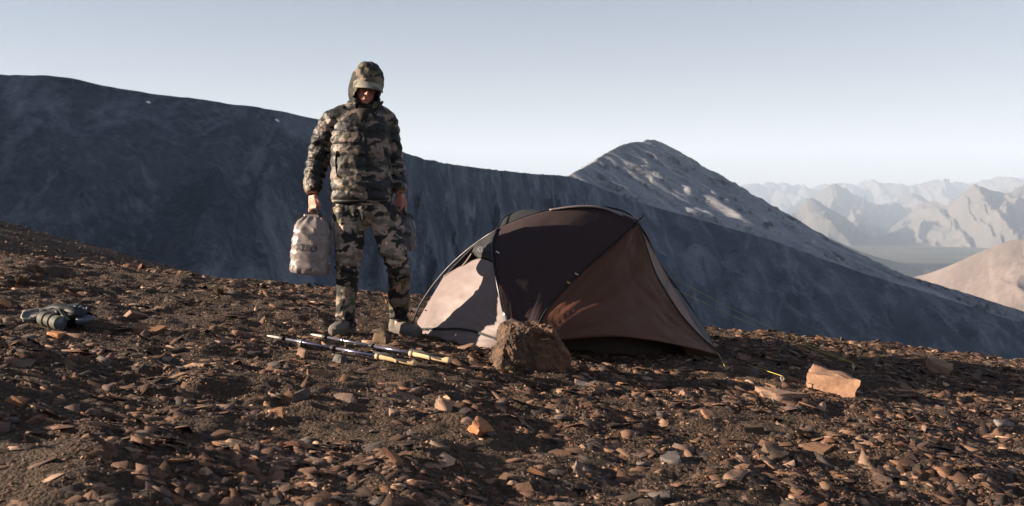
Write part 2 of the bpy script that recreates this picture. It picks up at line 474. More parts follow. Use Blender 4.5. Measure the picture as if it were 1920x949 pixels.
# far skyline
mountain('mountain', M_FAR,
         [(1250, 372, 24000), (1340, 356, 24000), (1384, 349, 24000), (1440, 343, 24000), (1480, 345, 24000), (1520, 349, 24000), (1560, 344, 24000), (1600, 346, 24000), (1632, 338, 23000), (1668, 347, 23000), (1698, 352, 23000),
          (1722, 343, 22000), (1742, 337, 22000), (1775, 342, 22000), (1800, 341, 22000), (1815, 345, 22000), (1840, 339, 21000), (1862, 336, 21000), (1888, 330, 21000), (1910, 335, 21000), (1940, 331, 21000), (2050, 326, 21000), (2200, 335, 21000)],
         6500, 0.26, 4000, 0.4, down=(-0.1, -1), nu=340, nf=110, amp=270, wl=1100, seed=37, curve=0.15, spur=0.9, rough=0.25, crag=60, flow=(300.0, 2400.0))

# ------------------------------------------------------------------ the air
def make_haze():
    mb = MB()
    mb.box((3000, 15500, 100), (44000, 42000, 2500))
    m = NT('haze_air')
    m.n.remove(m.b)
    pv = m.node('ShaderNodeVolumePrincipled', {'Color': (0.61, 0.75, 0.95, 1), 'Density': HAZE_DENSITY, 'Anisotropy': 0.0})
    m.l.new(pv.outputs[0], m.out.inputs['Volume'])
    tag(mb.build('haze', m.mat), kind='stuff')
HAZE_DENSITY = 5.6e-5
make_haze()
# ------------------------------------------------------------------ stones
def rock_mat(name, stops, bump=0.6, lichen=None, grain=22.0):
    m = NT(name)
    v = m.coord('Object')
    oi = m.node('ShaderNodeObjectInfo')
    n = m.noise(v, 3.0 * grain / 22, 6, 0.65)
    n2 = m.noise(v, grain, 5, 0.7)
    f = m.math('MULTIPLY_ADD', n2.outputs[0], 0.5, m.math('MULTIPLY', n.outputs[0], 0.5))
    c = m.ramp(f, stops)
    hsv = m.node('ShaderNodeHueSaturation', {'Color': c, 'Value': m.math('MULTIPLY_ADD', oi.outputs['Random'], 0.6, 0.7), 'Saturation': m.math('MULTIPLY_ADD', oi.outputs['Random'], 0.3, 0.85)})
    c = hsv.outputs[0]
    if lichen is not None:
        vo = m.noise(v, grain * 0.5, 6, 0.75)
        c = m.mix(m.ramp(vo.outputs[0], [(0.55, (0, 0, 0)), (0.62, (1, 1, 1))]), c, lichen)
    m.set(base_color=c, roughness=0.88)
    m.b.inputs['Specular IOR Level'].default_value = 0.3
    m.bump(f, bump, 0.02)
    return m.mat
R_RED = rock_mat('red_shale', [(0.3, (0.110, 0.053, 0.030)), (0.5, (0.190, 0.100, 0.056)), (0.7, (0.250, 0.153, 0.087))])
R_TAN = rock_mat('tan_sandstone', [(0.3, (0.120, 0.076, 0.055)), (0.5, (0.215, 0.140, 0.102)), (0.7, (0.310, 0.215, 0.160))])
R_GREY = rock_mat('grey_slate', [(0.3, (0.062, 0.056, 0.056)), (0.5, (0.115, 0.100, 0.096)), (0.7, (0.180, 0.155, 0.145))])
R_PURP = rock_mat('purple_shale', [(0.3, (0.075, 0.051, 0.042)), (0.5, (0.135, 0.094, 0.074)), (0.7, (0.185, 0.138, 0.104))])
R_DARK = rock_mat('dark_shale', [(0.3, (0.040, 0.029, 0.021)), (0.5, (0.080, 0.056, 0.038)), (0.7, (0.120, 0.084, 0.054))])
R_ORANGE = rock_mat('orange_sandstone', [(0.3, (0.190, 0.094, 0.050)), (0.5, (0.300, 0.158, 0.088)), (0.7, (0.390, 0.240, 0.145))])
R_LICHEN = rock_mat('lichen_spotted_shale', [(0.3, (0.160, 0.070, 0.036)), (0.5, (0.260, 0.120, 0.062)), (0.7, (0.330, 0.190, 0.110))], lichen=(0.26, 0.24, 0.20))
ROCK_MATS = [R_RED, R_TAN, R_GREY, R_PURP, R_DARK, R_ORANGE, R_LICHEN]

def slab_mesh(name, seed, flat=0.35, npts=13, cuts=1, rough=0.05, angular=0.0):
    """A broken piece of bedded rock, about 1 wide, `flat` high, resting on z=0."""
    r = np.random.default_rng(seed)
    bm = bmesh.new()
    ang = np.sort(r.uniform(0, 2 * math.pi, npts))
    for a in ang:
        rad = r.uniform(0.34, 0.60)
        for top in (0, 1):
            k = r.uniform(0.72, 1.0) if top else r.uniform(0.85, 1.0)
            bm.verts.new((rad * k * math.cos(a), rad * k * 0.72 * math.sin(a), flat * (r.uniform(0.62, 1.0) if top else r.uniform(0.0, 0.18))))
    res = bmesh.ops.convex_hull(bm, input=bm.verts)
    bmesh.ops.delete(bm, geom=[g for g in res['geom_interior'] if isinstance(g, bmesh.types.BMVert)], context='VERTS')
    bmesh.ops.dissolve_limit(bm, angle_limit=math.radians(6), verts=bm.verts, edges=bm.edges)
    bmesh.ops.triangulate(bm, faces=bm.faces)
    if cuts:
        bmesh.ops.subdivide_edges(bm, edges=bm.edges, cuts=cuts, use_grid_fill=True)
        bm.normal_update()
        for v in bm.verts:
            p = v.co
            n = float(fbm(np.array([p.x * 4.1 + seed]), np.array([p.y * 4.1 + p.z * 5.7]), 4, seed, 0.6)[0])
            lay = math.sin(p.z / flat * 11 + seed) * 0.5
            hz = Vector((v.normal.x, v.normal.y, v.normal.z * 0.6))
            rk = rough * min(1.0, flat / 0.32)
            v.co = p + hz * (rk * n + rk * 0.4 * lay)
    bmesh.ops.triangulate(bm, faces=bm.faces)
    me = bpy.data.meshes.new(name); bm.to_mesh(me); bm.free()
    return me
def sharp(me, ang=35):
    me.polygons.foreach_set('use_smooth', np.ones(len(me.polygons), bool))
    me.set_sharp_from_angle(angle=math.radians(ang))
    return me
def ground_tilt(x, y):
    e = 0.12
    n = Vector((-(gz(x + e, y) - gz(x - e, y)) / (2 * e), -(gz(x, y + e) - gz(x, y - e)) / (2 * e), 1)).normalized()
    return n.to_track_quat('Z', 'Y')

# --- stones one can point at: px, py (middle of the foot), width px, height px, flatness look, material, yaw, tilt(x,y), label
NOTABLE = [
    (1558, 737, 158, 52, 'block', R_ORANGE, -0.35, (0, 0), 'big blocky orange sandstone rock to the right of the tent'),
    (1476, 754, 100, 28, 'block', R_TAN, -0.25, (0, 0), 'long low tan block lying in front of the big orange rock'),
    (1764, 700, 112, 24, 'block', R_TAN, 0.15, (0, 0), 'long pale slab by the far edge behind the shadow at right'),
    (1413, 706, 32, 26, 'block', R_GREY, 0.5, (0, 0.1), 'grey rock in the tent shadow beside the front guy line'),
    (274, 625, 70, 32, 'wedge', R_RED, -0.1, (0.25, 0.1), 'tilted brown wedge of shale right of the dark pack'),
    (24, 757, 78, 32, 'slab', R_RED, 0.0, (0.1, 0), 'large red slab cut by the left edge of the picture'),
    (50, 722, 46, 26, 'wedge', R_TAN, 0.4, (0.3, 0.1), 'sunlit tan wedge standing above the red slab at left edge'),
    (36, 690, 74, 20, 'slab', R_PURP, 0.0, (0.05, 0), 'dark purple slab under the two long stones at far left'),
    (30, 672, 48, 16, 'slab', R_RED, 0.0, (0.12, 0.1), 'thin red stone with bright edge at far left'),
    (98, 630, 44, 18, 'block', R_ORANGE, 0.2, (0.05, 0), 'orange brown block propping the dark pack'),
    (392, 690, 104, 26, 'slab', R_TAN, 0.1, (0.12, 0), 'broad pinkish slab with flaking layers left of the trekking poles'),
    (407, 638, 72, 13, 'slab', R_TAN, 0.0, (0, 0), 'thin straight tan slab between wedge and trekking poles'),
    (432, 838, 108, 22, 'slab', R_RED, 0.05, (-0.02, 0.06), 'long reddish slab alone in the dark lower left gravel'),
    (758, 752, 126, 26, 'slab', R_PURP, 0.0, (0.1, 0), 'wide purple slab in the middle of the foreground'),
    (732, 778, 58, 32, 'wedge', R_TAN, 0.8, (0.2, 0.1), 'crumbled tan rock below the wide purple slab'),
    (832, 772, 46, 40, 'wedge', R_TAN, -0.5, (0.1, -0.2), 'pointed pink rock at the right end of the purple slab'),
    (900, 812, 74, 36, 'slab', R_LICHEN, 0.2, (0.25, 0.1), 'broken rusty slab with a chipped front below the boulder'),
    (1150, 852, 98, 34, 'slab', R_LICHEN, 0.2, (0.22, 0.05), 'orange triangular slab with a grey lichen patch'),
    (1084, 884, 104, 38, 'slab', R_PURP, -0.25, (0.22, -0.05), 'dark purple slab next to the orange lichen slab'),
    (1264, 868, 90, 28, 'slab', R_GREY, -0.15, (0.2, -0.02), 'blue grey slab right of the orange lichen slab'),
    (1384, 902, 58, 26, 'slab', R_TAN, 0.3, (0.2, 0), 'tan grey slab near the bottom right of centre'),
    (1296, 744, 46, 20, 'wedge', R_ORANGE, -0.4, (0.2, 0), 'light orange stone in front of the tent doorway shadow'),
    (1124, 735, 36, 18, 'block', R_TAN, 0.3, (0.1, 0), 'small tan block in front of the tent door'),
    (1096, 722, 60, 24, 'wedge', R_GREY, 0.2, (0.2, 0), 'grey humped stone just behind the small tan block'),
    (1250, 760, 24, 12, 'wedge', R_ORANGE, 0.5, (0.25, 0.1), 'small triangular tan chip below the doorway shadow'),
    (558, 648, 40, 30, 'wedge', R_DARK, 0.5, (0.1, 0.1), 'upright brown rock beside the tips of the trekking poles'),
    (562, 672, 34, 24, 'block', R_TAN, 0.9, (0.1, 0), 'tan rock under the shaft of the nearer trekking pole'),
    (552, 682, 50, 16, 'slab', R_RED, 0.2, (0.1, 0), 'red stone leaning on the tan rock under the trekking pole'),
    (636, 680, 46, 26, 'slab', R_GREY, 0.2, (0.2, 0), 'grey stone under the middle of the nearer trekking pole'),
    (735, 660, 86, 20, 'slab', R_TAN, 0.0, (0.05, 0), 'flat tan slab in front of the forward boot'),
    (712, 642, 54, 34, 'block', R_DARK, 0.2, (0, 0.1), 'dark upright rock between the two boots'),
    (1655, 908, 56, 30, 'slab', R_PURP, -0.3, (0.25, 0), 'purple wedge of shale at the lower right'),
    (1732, 810, 20, 18, 'block', R_TAN, 0.3, (0.2, 0.1), 'small squarish tan stone right of centre slope'),
    (1414, 812, 40, 26, 'block', R_DARK, 0.4, (0, 0), 'dark brown rock below the long low tan block'),
    (1446, 858, 84, 38, 'slab', R_DARK, 0.2, (0.2, 0.08), 'dark broken slab with shadowed underside at right foreground'),
    (1530, 850, 66, 28, 'slab', R_RED, 0.4, (0.25, 0.1), 'red layered slab beside the dark broken slab'),
    (1880, 752, 60, 12, 'slab', R_GREY, 0.0, (0.1, 0), 'flat pale grey slab near the right edge below the shadow'),
    (1888, 800, 62, 18, 'slab', R_GREY, 0.1, (0.15, 0), 'grey slab touching the right edge of the picture'),
    (1330, 785, 66, 18, 'slab', R_RED, 0.2, (0.1, 0.05), 'low reddish slab in the middle right gravel'),
    (1003, 893, 38, 24, 'slab', R_RED, 0.4, (0.3, 0.2), 'small red slab at lower centre below purple slab'),
    (1262, 812, 30, 22, 'wedge', R_TAN, 0.2, (0.2, 0.1), 'pinkish pointed stone above the blue grey slab'),
    (630, 945, 90, 22, 'slab', R_RED, 0.0, (0.1, 0), 'red stone cut by the bottom edge of the picture'),
    (522, 910, 52, 22, 'slab', R_TAN, 0.1, (0.1, 0), 'tan slab in the dark gravel at the bottom left'),
    (612, 892, 44, 26, 'wedge', R_RED, 0.5, (0.2, 0.2), 'rusty leaning stone in the dark bottom gravel'),
    (690, 866, 48, 18, 'slab', R_TAN, 0.0, (0.1, 0), 'pale brown flat stone at lower centre left'),
    (560, 755, 46, 34, 'block', R_GREY, 0.2, (0.1, 0.1), 'rounded grey and tan stone left of the purple slab'),
    (500, 760, 30, 22, 'wedge', R_ORANGE, 0.3, (0.2, 0.1), 'small orange pointed stone left of the rounded grey stone'),
]
random.seed(5)
RES = {}
def slab_for(kind, i, flat, cuts):
    return sharp(slab_mesh('stone', 100 + i * 7, flat, {'slab': 7, 'block': 6, 'wedge': 7}[kind], cuts, {'slab': 0.05, 'block': 0.06, 'wedge': 0.05}[kind]), 55)
stone_spots = []
for i, (px, py, w, h, kind, mat, yaw, tilt, label) in enumerate(NOTABLE):
    p = on_ground(px, py)
    sc = w / F_PX * p.y
    flat = min(0.9, max(0.12, h / w * 0.98) if kind == 'block' else max(0.10, h / w * 0.95 - 0.14))
    me = slab_for(kind, i, flat, 4 if w > 90 else 3 if w > 60 else 2)
    if kind == 'wedge':
        for v in me.vertices:
            v.co.z *= 1.05 - 0.55 * (v.co.x + 0.5)
        me.update()
    o = link('stone', me, mat)
    o.location = (p.x, p.y + sc * 0.20, gz(p.x, p.y + sc * 0.2) - 0.012 - 0.10 * flat * sc)
    o.scale = (sc * 1.04, sc * 1.0, sc)
    q = ground_tilt(p.x, p.y) @ Euler((tilt[0], -tilt[1], yaw)).to_quaternion()
    o.rotation_euler = q.to_euler()
    tag(o, label, 'stone', 'loose stones on the slope')
    stone_spots.append((p.x, p.y + sc * 0.2, sc * 0.55))

# --- the other stones big enough to pick apart, nearest 250
KEEP_OUT = [(-0.9, 6.55, 0.25), (-1.75, 6.0, 0.05)]
protos = [sharp(slab_mesh('stone', 900 + k, [0.07, 0.10, 0.13, 0.17, 0.24][k % 5], 5 + k % 3, 1, 0.03)) for k in range(14)]
for k, me in enumerate(protos):
    me.materials.append(R_RED)
protos_by_mat = {}
def proto(k, mat):
    key = (k, mat.name)
    if key not in protos_by_mat:
        me = protos[k].copy(); me.materials.clear(); me.materials.append(mat); protos_by_mat[key] = me
    return protos_by_mat[key]
def clear_of(x, y, r):
    if ((x - 0.45) / 1.25) ** 2 + ((y - 7.35) / 0.85) ** 2 < 1: return False
    for (a, b, c) in stone_spots:
        if (x - a) ** 2 + (y - b) ** 2 < (r + c) ** 2 * 0.8: return False
    for (a, b, c) in ((-1.12, 6.42, 0.22), (-0.72, 6.7, 0.25)):
        if (x - a) ** 2 + (y - b) ** 2 < (r + c) ** 2: return False
    return True
rr = np.random.default_rng(42)
count = 0; SMALL = []
while count < 250:
    v = rr.uniform(0, 1); y = 2.9 + 6.6 * v ** 0.8
    x = rr.uniform(-0.56, 0.56) * y
    dens = 0.5 + 0.5 * float(fbm(np.array([x * 0.7]), np.array([y * 0.7]), 2, 91)[0]) + 0.25 * (y > 6.6) + 0.2 * (x > 0)
    if rr.uniform() > dens: continue
    size = (0.045 + 0.11 * rr.uniform() ** 2.2) * (0.75 + 0.09 * y)
    if not clear_of(x, y, size * 0.5): continue
    mat = [R_RED, R_TAN, R_GREY, R_PURP, R_DARK, R_ORANGE][int(rr.choice(6, p=[.34, .24, .10, .14, .12, .06]))]
    o = link('stone', proto(int(rr.integers(14)), mat))
    o.location = (x, y, gz(x, y) - 0.12 * size)
    o.scale = (size * rr.uniform(.85, 1.25), size * rr.uniform(.8, 1.2), size * rr.uniform(.7, 1.2))
    tl = rr.normal(0, 0.16, 2) + (0.08 if rr.uniform() < .8 else 0.4)
    o.rotation_euler = (ground_tilt(x, y) @ Euler((tl[0], tl[1], rr.uniform(0, 6.28))).to_quaternion()).to_euler()
    o['category'] = 'stone'; o['group'] = 'loose stones on the slope'
    SMALL.append((o, mat.name, size)); stone_spots.append((x, y, size * 0.5)); count += 1
SHORT = ['the big orange rock', 'the long low tan block', 'the long pale slab', 'the grey rock in shadow', 'the brown shale wedge', 'the red edge slab', 'the sunlit tan wedge', 'the dark purple slab', 'the thin red stone',
         'the pack', 'the broad pinkish slab', 'the thin straight slab', 'the long reddish slab', 'the wide purple slab', 'the crumbled tan rock', 'the pointed pink rock', 'the broken rusty slab', 'the orange lichen slab', 'the tilted purple slab', 'the blue grey slab']
LAND = [(NOTABLE[k][0], NOTABLE[k][1], SHORT[k]) for k in range(len(SHORT))] + [(1000, 660, 'the boulder'), (645, 620, 'the rear boot'), (760, 620, 'the forward boot'), (640, 668, 'the trekking poles'), (1200, 665, 'the tent door'), (1470, 720, 'the bright stake'),
        (1655, 890, 'the purple wedge'), (1446, 845, 'the dark broken slab'), (1885, 795, 'the right edge slab'), (1330, 780, 'the low reddish slab'), (560, 745, 'the rounded grey stone'), (522, 905, 'the bottom tan slab'), (690, 860, 'the pale brown stone')]
COLN = {R_RED.name: 'reddish brown', R_TAN.name: 'tan', R_GREY.name: 'slate grey', R_PURP.name: 'dull purple', R_DARK.name: 'dark brown', R_ORANGE.name: 'orange'}
by = {}
for (o, mn, size) in SMALL:
    u, v = to_px(o.location)
    k = min(LAND, key=lambda L: (L[0] - u) ** 2 + (1.6 * (L[1] - v)) ** 2)
    dx, dy = u - k[0], 1.6 * (v - k[1])
    where = ('right of' if dx > 0 else 'left of') if abs(dx) > abs(dy) else ('below' if dy > 0 else 'above')
    by.setdefault('%s flat %s stone %s %s' % ('small' if size < 0.10 else 'larger', COLN[mn], where, k[2]), []).append((dx * dx + dy * dy, o))
ORD = ['nearest to it', 'second nearest to it', 'third nearest to it', 'fourth nearest to it', 'fifth nearest to it', 'sixth nearest to it', 'seventh nearest to it', 'eighth nearest to it', 'ninth nearest to it', 'tenth nearest to it']
for lab, L in by.items():
    L.sort(key=lambda t: t[0])
    for n_, (_, o) in enumerate(L):
        o['label'] = lab if len(L) == 1 else lab + ', ' + ORD[min(n_, 9)]

# --- gravel: chips that nobody could count, one object
def chips(name, n, seed, smin, smax, power, n_side, ylo, yhi, flat, thr, mat, tilt=0.3, margin=0.6, ypow=1.0, rad=(0.35, 0.6)):
    rad_ = rad
    r = np.random.default_rng(seed)
    y = ylo + (yhi - ylo) * r.uniform(0, 1, n * 2) ** ypow; x = r.uniform(-margin, margin, n * 2) * y
    d = 0.55 + 0.9 * fbm(x * 0.8, y * 0.9, 3, 91) + 0.7 * fbm(x * 3.0, y * 3.4, 2, 93) + 0.12 * np.clip(x, -1, 2)
    keep = r.uniform(0, 1, n * 2) < np.clip(d + thr, 0.08, 1)
    x, y = x[keep][:n], y[keep][:n]; n = len(x)
    z = ground(x, y)
    e = 0.03
    gx = (ground(x + e, y) - z) / e; gy = (ground(x, y + e) - z) / e
    size = smin + (smax - smin) * r.uniform(0, 1, n) ** power
    # prototypes
    K = 24; pv = np.zeros((K, 2 * n_side, 3))
    for k in range(K):
        a = np.sort((np.arange(n_side) + r.uniform(-0.42, 0.42, n_side)) * 2 * math.pi / n_side)
        rad = r.uniform(rad_[0], rad_[1], n_side)
        pv[k, :n_side, 0] = rad * np.cos(a); pv[k, :n_side, 1] = rad * np.sin(a) * 0.75
        sh = r.uniform(0.45, 0.95, n_side); off = r.normal(0, 0.08, 2)
        pv[k, n_side:, 0] = rad * sh * np.cos(a) + off[0]; pv[k, n_side:, 1] = rad * sh * np.sin(a) * 0.75 + off[1]
        pv[k, n_side:, 2] = r.uniform(0.6, 1.0) * np.clip(1 + 0.35 * r.normal(size=n_side), .4, 1.6)
    kk = r.integers(0, K, n)
    fl = flat * r.uniform(0.6, 1.6, n)
    V = pv[kk] * size[:, None, None]
    V[:, :, 2] *= fl[:, None]; V[:, :, 2] -= (0.25 * fl * size)[:, None]
    V[:, :, 0] *= r.uniform(0.8, 1.4, n)[:, None]
    yaw = r.uniform(0, 2 * math.pi, n); tx = r.normal(0.05, tilt, n); ty = r.normal(-0.04, tilt, n)
    c, s = np.cos(yaw)[:, None], np.sin(yaw)[:, None]
    X0 = V[:, :, 0] * c - V[:, :, 1] * s; Y0 = V[:, :, 0] * s + V[:, :, 1] * c; Z0 = V[:, :, 2]
    c, s = np.cos(tx)[:, None], np.sin(tx)[:, None]; Y0, Z0 = Y0 * c - Z0 * s, Y0 * s + Z0 * c
    c, s = np.cos(ty)[:, None], np.sin(ty)[:, None]; X0, Z0 = X0 * c + Z0 * s, -X0 * s + Z0 * c
    Z0 = Z0 + X0 * gx[:, None] + Y0 * gy[:, None]
    co = np.stack([X0 + x[:, None], Y0 + y[:, None], Z0 + z[:, None]], -1).reshape(-1)
    nv = 2 * n_side
    me = bpy.data.meshes.new(name); me.vertices.add(n * nv); me.vertices.foreach_set('co', co)
    side = [[i, (i + 1) % n_side, n_side + (i + 1) % n_side, n_side + i] for i in range(n_side)]
    pat = np.array(sum(side, []) + list(range(n_side, 2 * n_side)))
    idx = (np.arange(n)[:, None] * nv + pat[None, :]).reshape(-1)
    starts = np.r_[np.arange(n_side) * 4, n_side * 4]
    ls = (np.arange(n)[:, None] * len(pat) + starts[None, :]).reshape(-1)
    me.loops.add(len(idx)); me.loops.foreach_set('vertex_index', idx)
    me.polygons.add(len(ls)); me.polygons.foreach_set('loop_start', ls)
    me.update()
    pal = np.array([(0.078, 0.045, 0.031), (0.125, 0.073, 0.050), (0.195, 0.124, 0.086), (0.070, 0.060, 0.056), (0.032, 0.023, 0.019), (0.150, 0.076, 0.044), (0.092, 0.064, 0.056), (0.330, 0.232, 0.170)])
    pi = r.choice(8, n, p=[.25, .18, .11, .10, .19, .05, .08, .04])
    colr = pal[pi] * r.uniform(0.7, 1.35, n)[:, None] * np.array([1.0, 0.93, 0.86])
    ca = np.ones((n, nv, 4)); ca[:, :, :3] = colr[:, None, :]
    a = me.attributes.new('tint', 'FLOAT_COLOR', 'POINT'); a.data.foreach_set('color', ca.reshape(-1))
    return link(name, me, mat)
def gravel_mat():
    m = NT('gravel_chips')
    a = m.node('ShaderNodeAttribute', attribute_name='tint')
    v = m.coord('Object')
    n = m.noise(v, 120, 3, 0.6)
    c = m.mix(1.0, a.outputs['Color'], m.ramp(n.outputs[0], [(0.3, (0.7, 0.7, 0.7)), (0.7, (1.25, 1.25, 1.25))]), 'MULTIPLY')
    m.set(base_color=c, roughness=0.85)
    m.b.inputs['Specular IOR Level'].default_value = 0.35
    m.bump(n.outputs[0], 0.5, 0.004)
    return m.mat
M_GRAVEL = gravel_mat()
tag(chips('gravel', 105000, 1, 0.006, 0.023, 2.2, 4, 2.7, 10.2, 0.28, 0.22, M_GRAVEL, 0.45, ypow=0.9, rad=(0.3, 0.65)), 'fine brown and grey gravel chips covering the slope', 'gravel', kind='stuff')
tag(chips('gravel', 40000, 2, 0.014, 0.12, 4.2, 5, 2.8, 10.6, 0.09, -0.08, M_GRAVEL, 0.15, ypow=0.95, rad=(0.22, 0.68)), 'thin angular shale flakes strewn over the slope', 'gravel', kind='stuff')
tag(chips('gravel', 22000, 3, 0.03, 0.15, 3.0, 4, 9.0, 26.0, 0.13, 0.0, M_GRAVEL, 0.2, rad=(0.25, 0.62)), 'far loose shale toward the crest of the slope', 'gravel', kind='stuff')

# --- the boulder before the tent
def make_boulder():
    base = on_ground(996, 690)
    bm = bmesh.new()
    outline = [(-0.24, 0.0), (-0.228, 0.10), (-0.208, 0.21), (-0.175, 0.272), (-0.10, 0.292), (-0.04, 0.288), (0.02, 0.268), (0.10, 0.272), (0.135, 0.235), (0.180, 0.15), (0.220, 0.09), (0.215, 0.03), (0.19, 0.0)]
    for (x, z) in outline:
        for (y, k, dz) in ((-0.13, 0.95, -0.016), (-0.10, 0.985, 0.0), (0.04, 1.0, 0.0), (0.16, 0.82, -0.05)):
            bm.verts.new((x * k, y + 0.02 * math.sin(x * 31), max(-0.03, (z + dz) if z > 0 else -0.03)))
    res = bmesh.ops.convex_hull(bm, input=bm.verts)
    bmesh.ops.delete(bm, geom=[g for g in res['geom_interior'] if isinstance(g, bmesh.types.BMVert)], context='VERTS')
    me = bpy.data.meshes.new('boulder'); bm.to_mesh(me); bm.free()
    m = NT('boulder_crust')
    v = m.coord('Object')
    n = m.noise(v, 9, 6, 0.7); n2 = m.noise(v, 40, 6, 0.75)
    vd = m.noise(m.coord('Object', (30, 30, 9)), 1.0, 5, 0.7, 1.0)
    f = m.math('MULTIPLY_ADD', n2.outputs[0], 0.45, m.math('MULTIPLY', n.outputs[0], 0.55))
    c = m.ramp(f, [(0.34, (0.032, 0.020, 0.014)), (0.47, (0.090, 0.052, 0.034)), (0.56, (0.150, 0.088, 0.056)), (0.7, (0.270, 0.175, 0.115))])
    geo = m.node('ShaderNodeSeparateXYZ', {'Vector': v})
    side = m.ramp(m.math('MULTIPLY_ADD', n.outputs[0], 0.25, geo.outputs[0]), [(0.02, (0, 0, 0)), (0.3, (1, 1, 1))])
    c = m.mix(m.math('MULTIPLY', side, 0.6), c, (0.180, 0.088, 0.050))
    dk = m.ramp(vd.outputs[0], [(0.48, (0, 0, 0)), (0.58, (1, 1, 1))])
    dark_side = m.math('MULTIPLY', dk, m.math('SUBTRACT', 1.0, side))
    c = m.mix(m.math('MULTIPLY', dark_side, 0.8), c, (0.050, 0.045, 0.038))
    m.set(base_color=c, roughness=0.95)
    m.bump(m.math('MULTIPLY_ADD', vd.outputs[0], 0.8, f), 1.0, 0.02)
    o = link('boulder', me, m.mat)
    s = o.modifiers.new('s', 'SUBSURF'); s.subdivision_type = 'SIMPLE'; s.levels = s.render_levels = 2
    rm = o.modifiers.new('r', 'REMESH'); rm.mode = 'VOXEL'; rm.voxel_size = 0.0048
    sm = o.modifiers.new('sm', 'SMOOTH'); sm.factor = 0.5; sm.iterations = 1
    baked(o)
    me = o.data; nv = len(me.vertices); co = np.empty(nv * 3); me.vertices.foreach_get('co', co); co = co.reshape(-1, 3)
    no = np.empty(nv * 3); me.vertex_normals.foreach_get('vector', no); no = no.reshape(-1, 3)
    a, b, cc = co.T
    d = 0.013 * fbm(a * 8 + cc * 3, cc * 8 + b * 8, 3, 3, 0.5) + 0.022 * np.floor(3 * (fbm(a * 11 + cc * 5, cc * 8 + b * 9, 2, 19) + 0.5)) / 3 + 0.006 * ridged(a * 34 + b * 9, cc * 15 + b * 20, 3, 8) + 0.0035 * fbm(a * 55 + b * 30, cc * 38 + b * 44, 4, 12, 0.65) + 0.005 * ridged(a * 18 + b * 22, cc * 16 + b * 6, 3, 27)
    hollow = 0.035 * np.exp(-(((a - 0.02) / 0.07) ** 2 + ((cc - 0.21) / 0.035) ** 2)) * (b < 0.02)
    co = co + no * (d - 0.012 - hollow)[:, None]
    me.vertices.foreach_set('co', co.reshape(-1)); me.update()
    me.polygons.foreach_set('use_smooth', np.ones(len(me.polygons), bool))
    if not me.materials: me.materials.append(m.mat)
    o.location = (base.x, base.y + 0.10, gz(base.x, base.y + 0.1) - 0.01)
    o.scale = (0.98, 1, 0.93)
    o.rotation_euler = (0, 0, math.radians(12))
    # dry root strand across the face
    mb = MB(); mb.tube(catmull([(0.03, -0.135, 0.205), (0.06, -0.138, 0.203), (0.10, -0.128, 0.212)], 8), 0.0022, 5)
    mb.build('dry_root', plain('dry_root', (0.42, 0.32, 0.22)), o)
    return tag(o, 'large rough dirt crusted boulder standing against the front of the tent', 'boulder')
boulder = make_boulder()
# ------------------------------------------------------------------ tent
from mathutils.bvhtree import BVHTree
def fabric(name, col, rough=0.6, trans=0.0, weave=900, sheen=0.0, bump=0.25, var=0.12, wr=0.0):
    m = NT(name)
    v = m.coord('Object')
    n = m.noise(v, 3.5, 4, 0.6)
    c = m.mix(n.outputs[0], [x * (1 - var) for x in col], [min(1, x * (1 + var)) for x in col])
    m.set(base_color=c, roughness=rough)
    m.b.inputs['Sheen Weight'].default_value = sheen
    m.b.inputs['Specular IOR Level'].default_value = 0.3
    w = m.noise(v, weave * 0.35, 2, 0.5)
    h = w.outputs[0]
    if wr:
        w2 = m.noise(m.coord('Object', (9, 9, 4)), 1.0, 4, 0.6, 0.8)
        h = m.math('MULTIPLY_ADD', w2.outputs[0], wr, h)
    m.bump(h, bump, 0.003)
    if trans:
        t = m.node('ShaderNodeBsdfTranslucent', {'Color': c})
        ms = m.node('ShaderNodeMixShader', {'Fac': trans})
        m.l.new(m.b.outputs[0], ms.inputs[1]); m.l.new(t.outputs[0], ms.inputs[2])
        m.l.new(ms.outputs[0], m.out.inputs['Surface'])
    return m.mat
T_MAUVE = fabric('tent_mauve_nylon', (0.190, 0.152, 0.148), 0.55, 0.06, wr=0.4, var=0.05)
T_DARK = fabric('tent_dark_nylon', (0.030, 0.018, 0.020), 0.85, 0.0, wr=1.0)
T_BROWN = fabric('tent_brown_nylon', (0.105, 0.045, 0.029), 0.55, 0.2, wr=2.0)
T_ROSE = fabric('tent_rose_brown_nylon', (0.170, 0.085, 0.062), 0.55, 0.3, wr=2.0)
T_BLUE = fabric('tent_inner_mesh', (0.045, 0.060, 0.085), 0.7, 0.2)
T_BLACK = fabric('tent_black_fabric', (0.016, 0.017, 0.019), 0.7)
T_INNER = fabric('tent_inner_fabric', (0.030, 0.020, 0.016), 0.8)
T_OLIVE = fabric('tent_olive_fabric', (0.110, 0.075, 0.026), 0.6)
T_POLE = plain('tent_pole_black', (0.020, 0.021, 0.024), 0.3, 0.6)
T_SILVER = plain('tent_pole_silver', (0.55, 0.55, 0.57), 0.3, 0.9)
T_CORD = plain('yellow_cord', (0.42, 0.34, 0.07), 0.7)
T_INK = plain('grey_print', (0.060, 0.062, 0.068), 0.7)

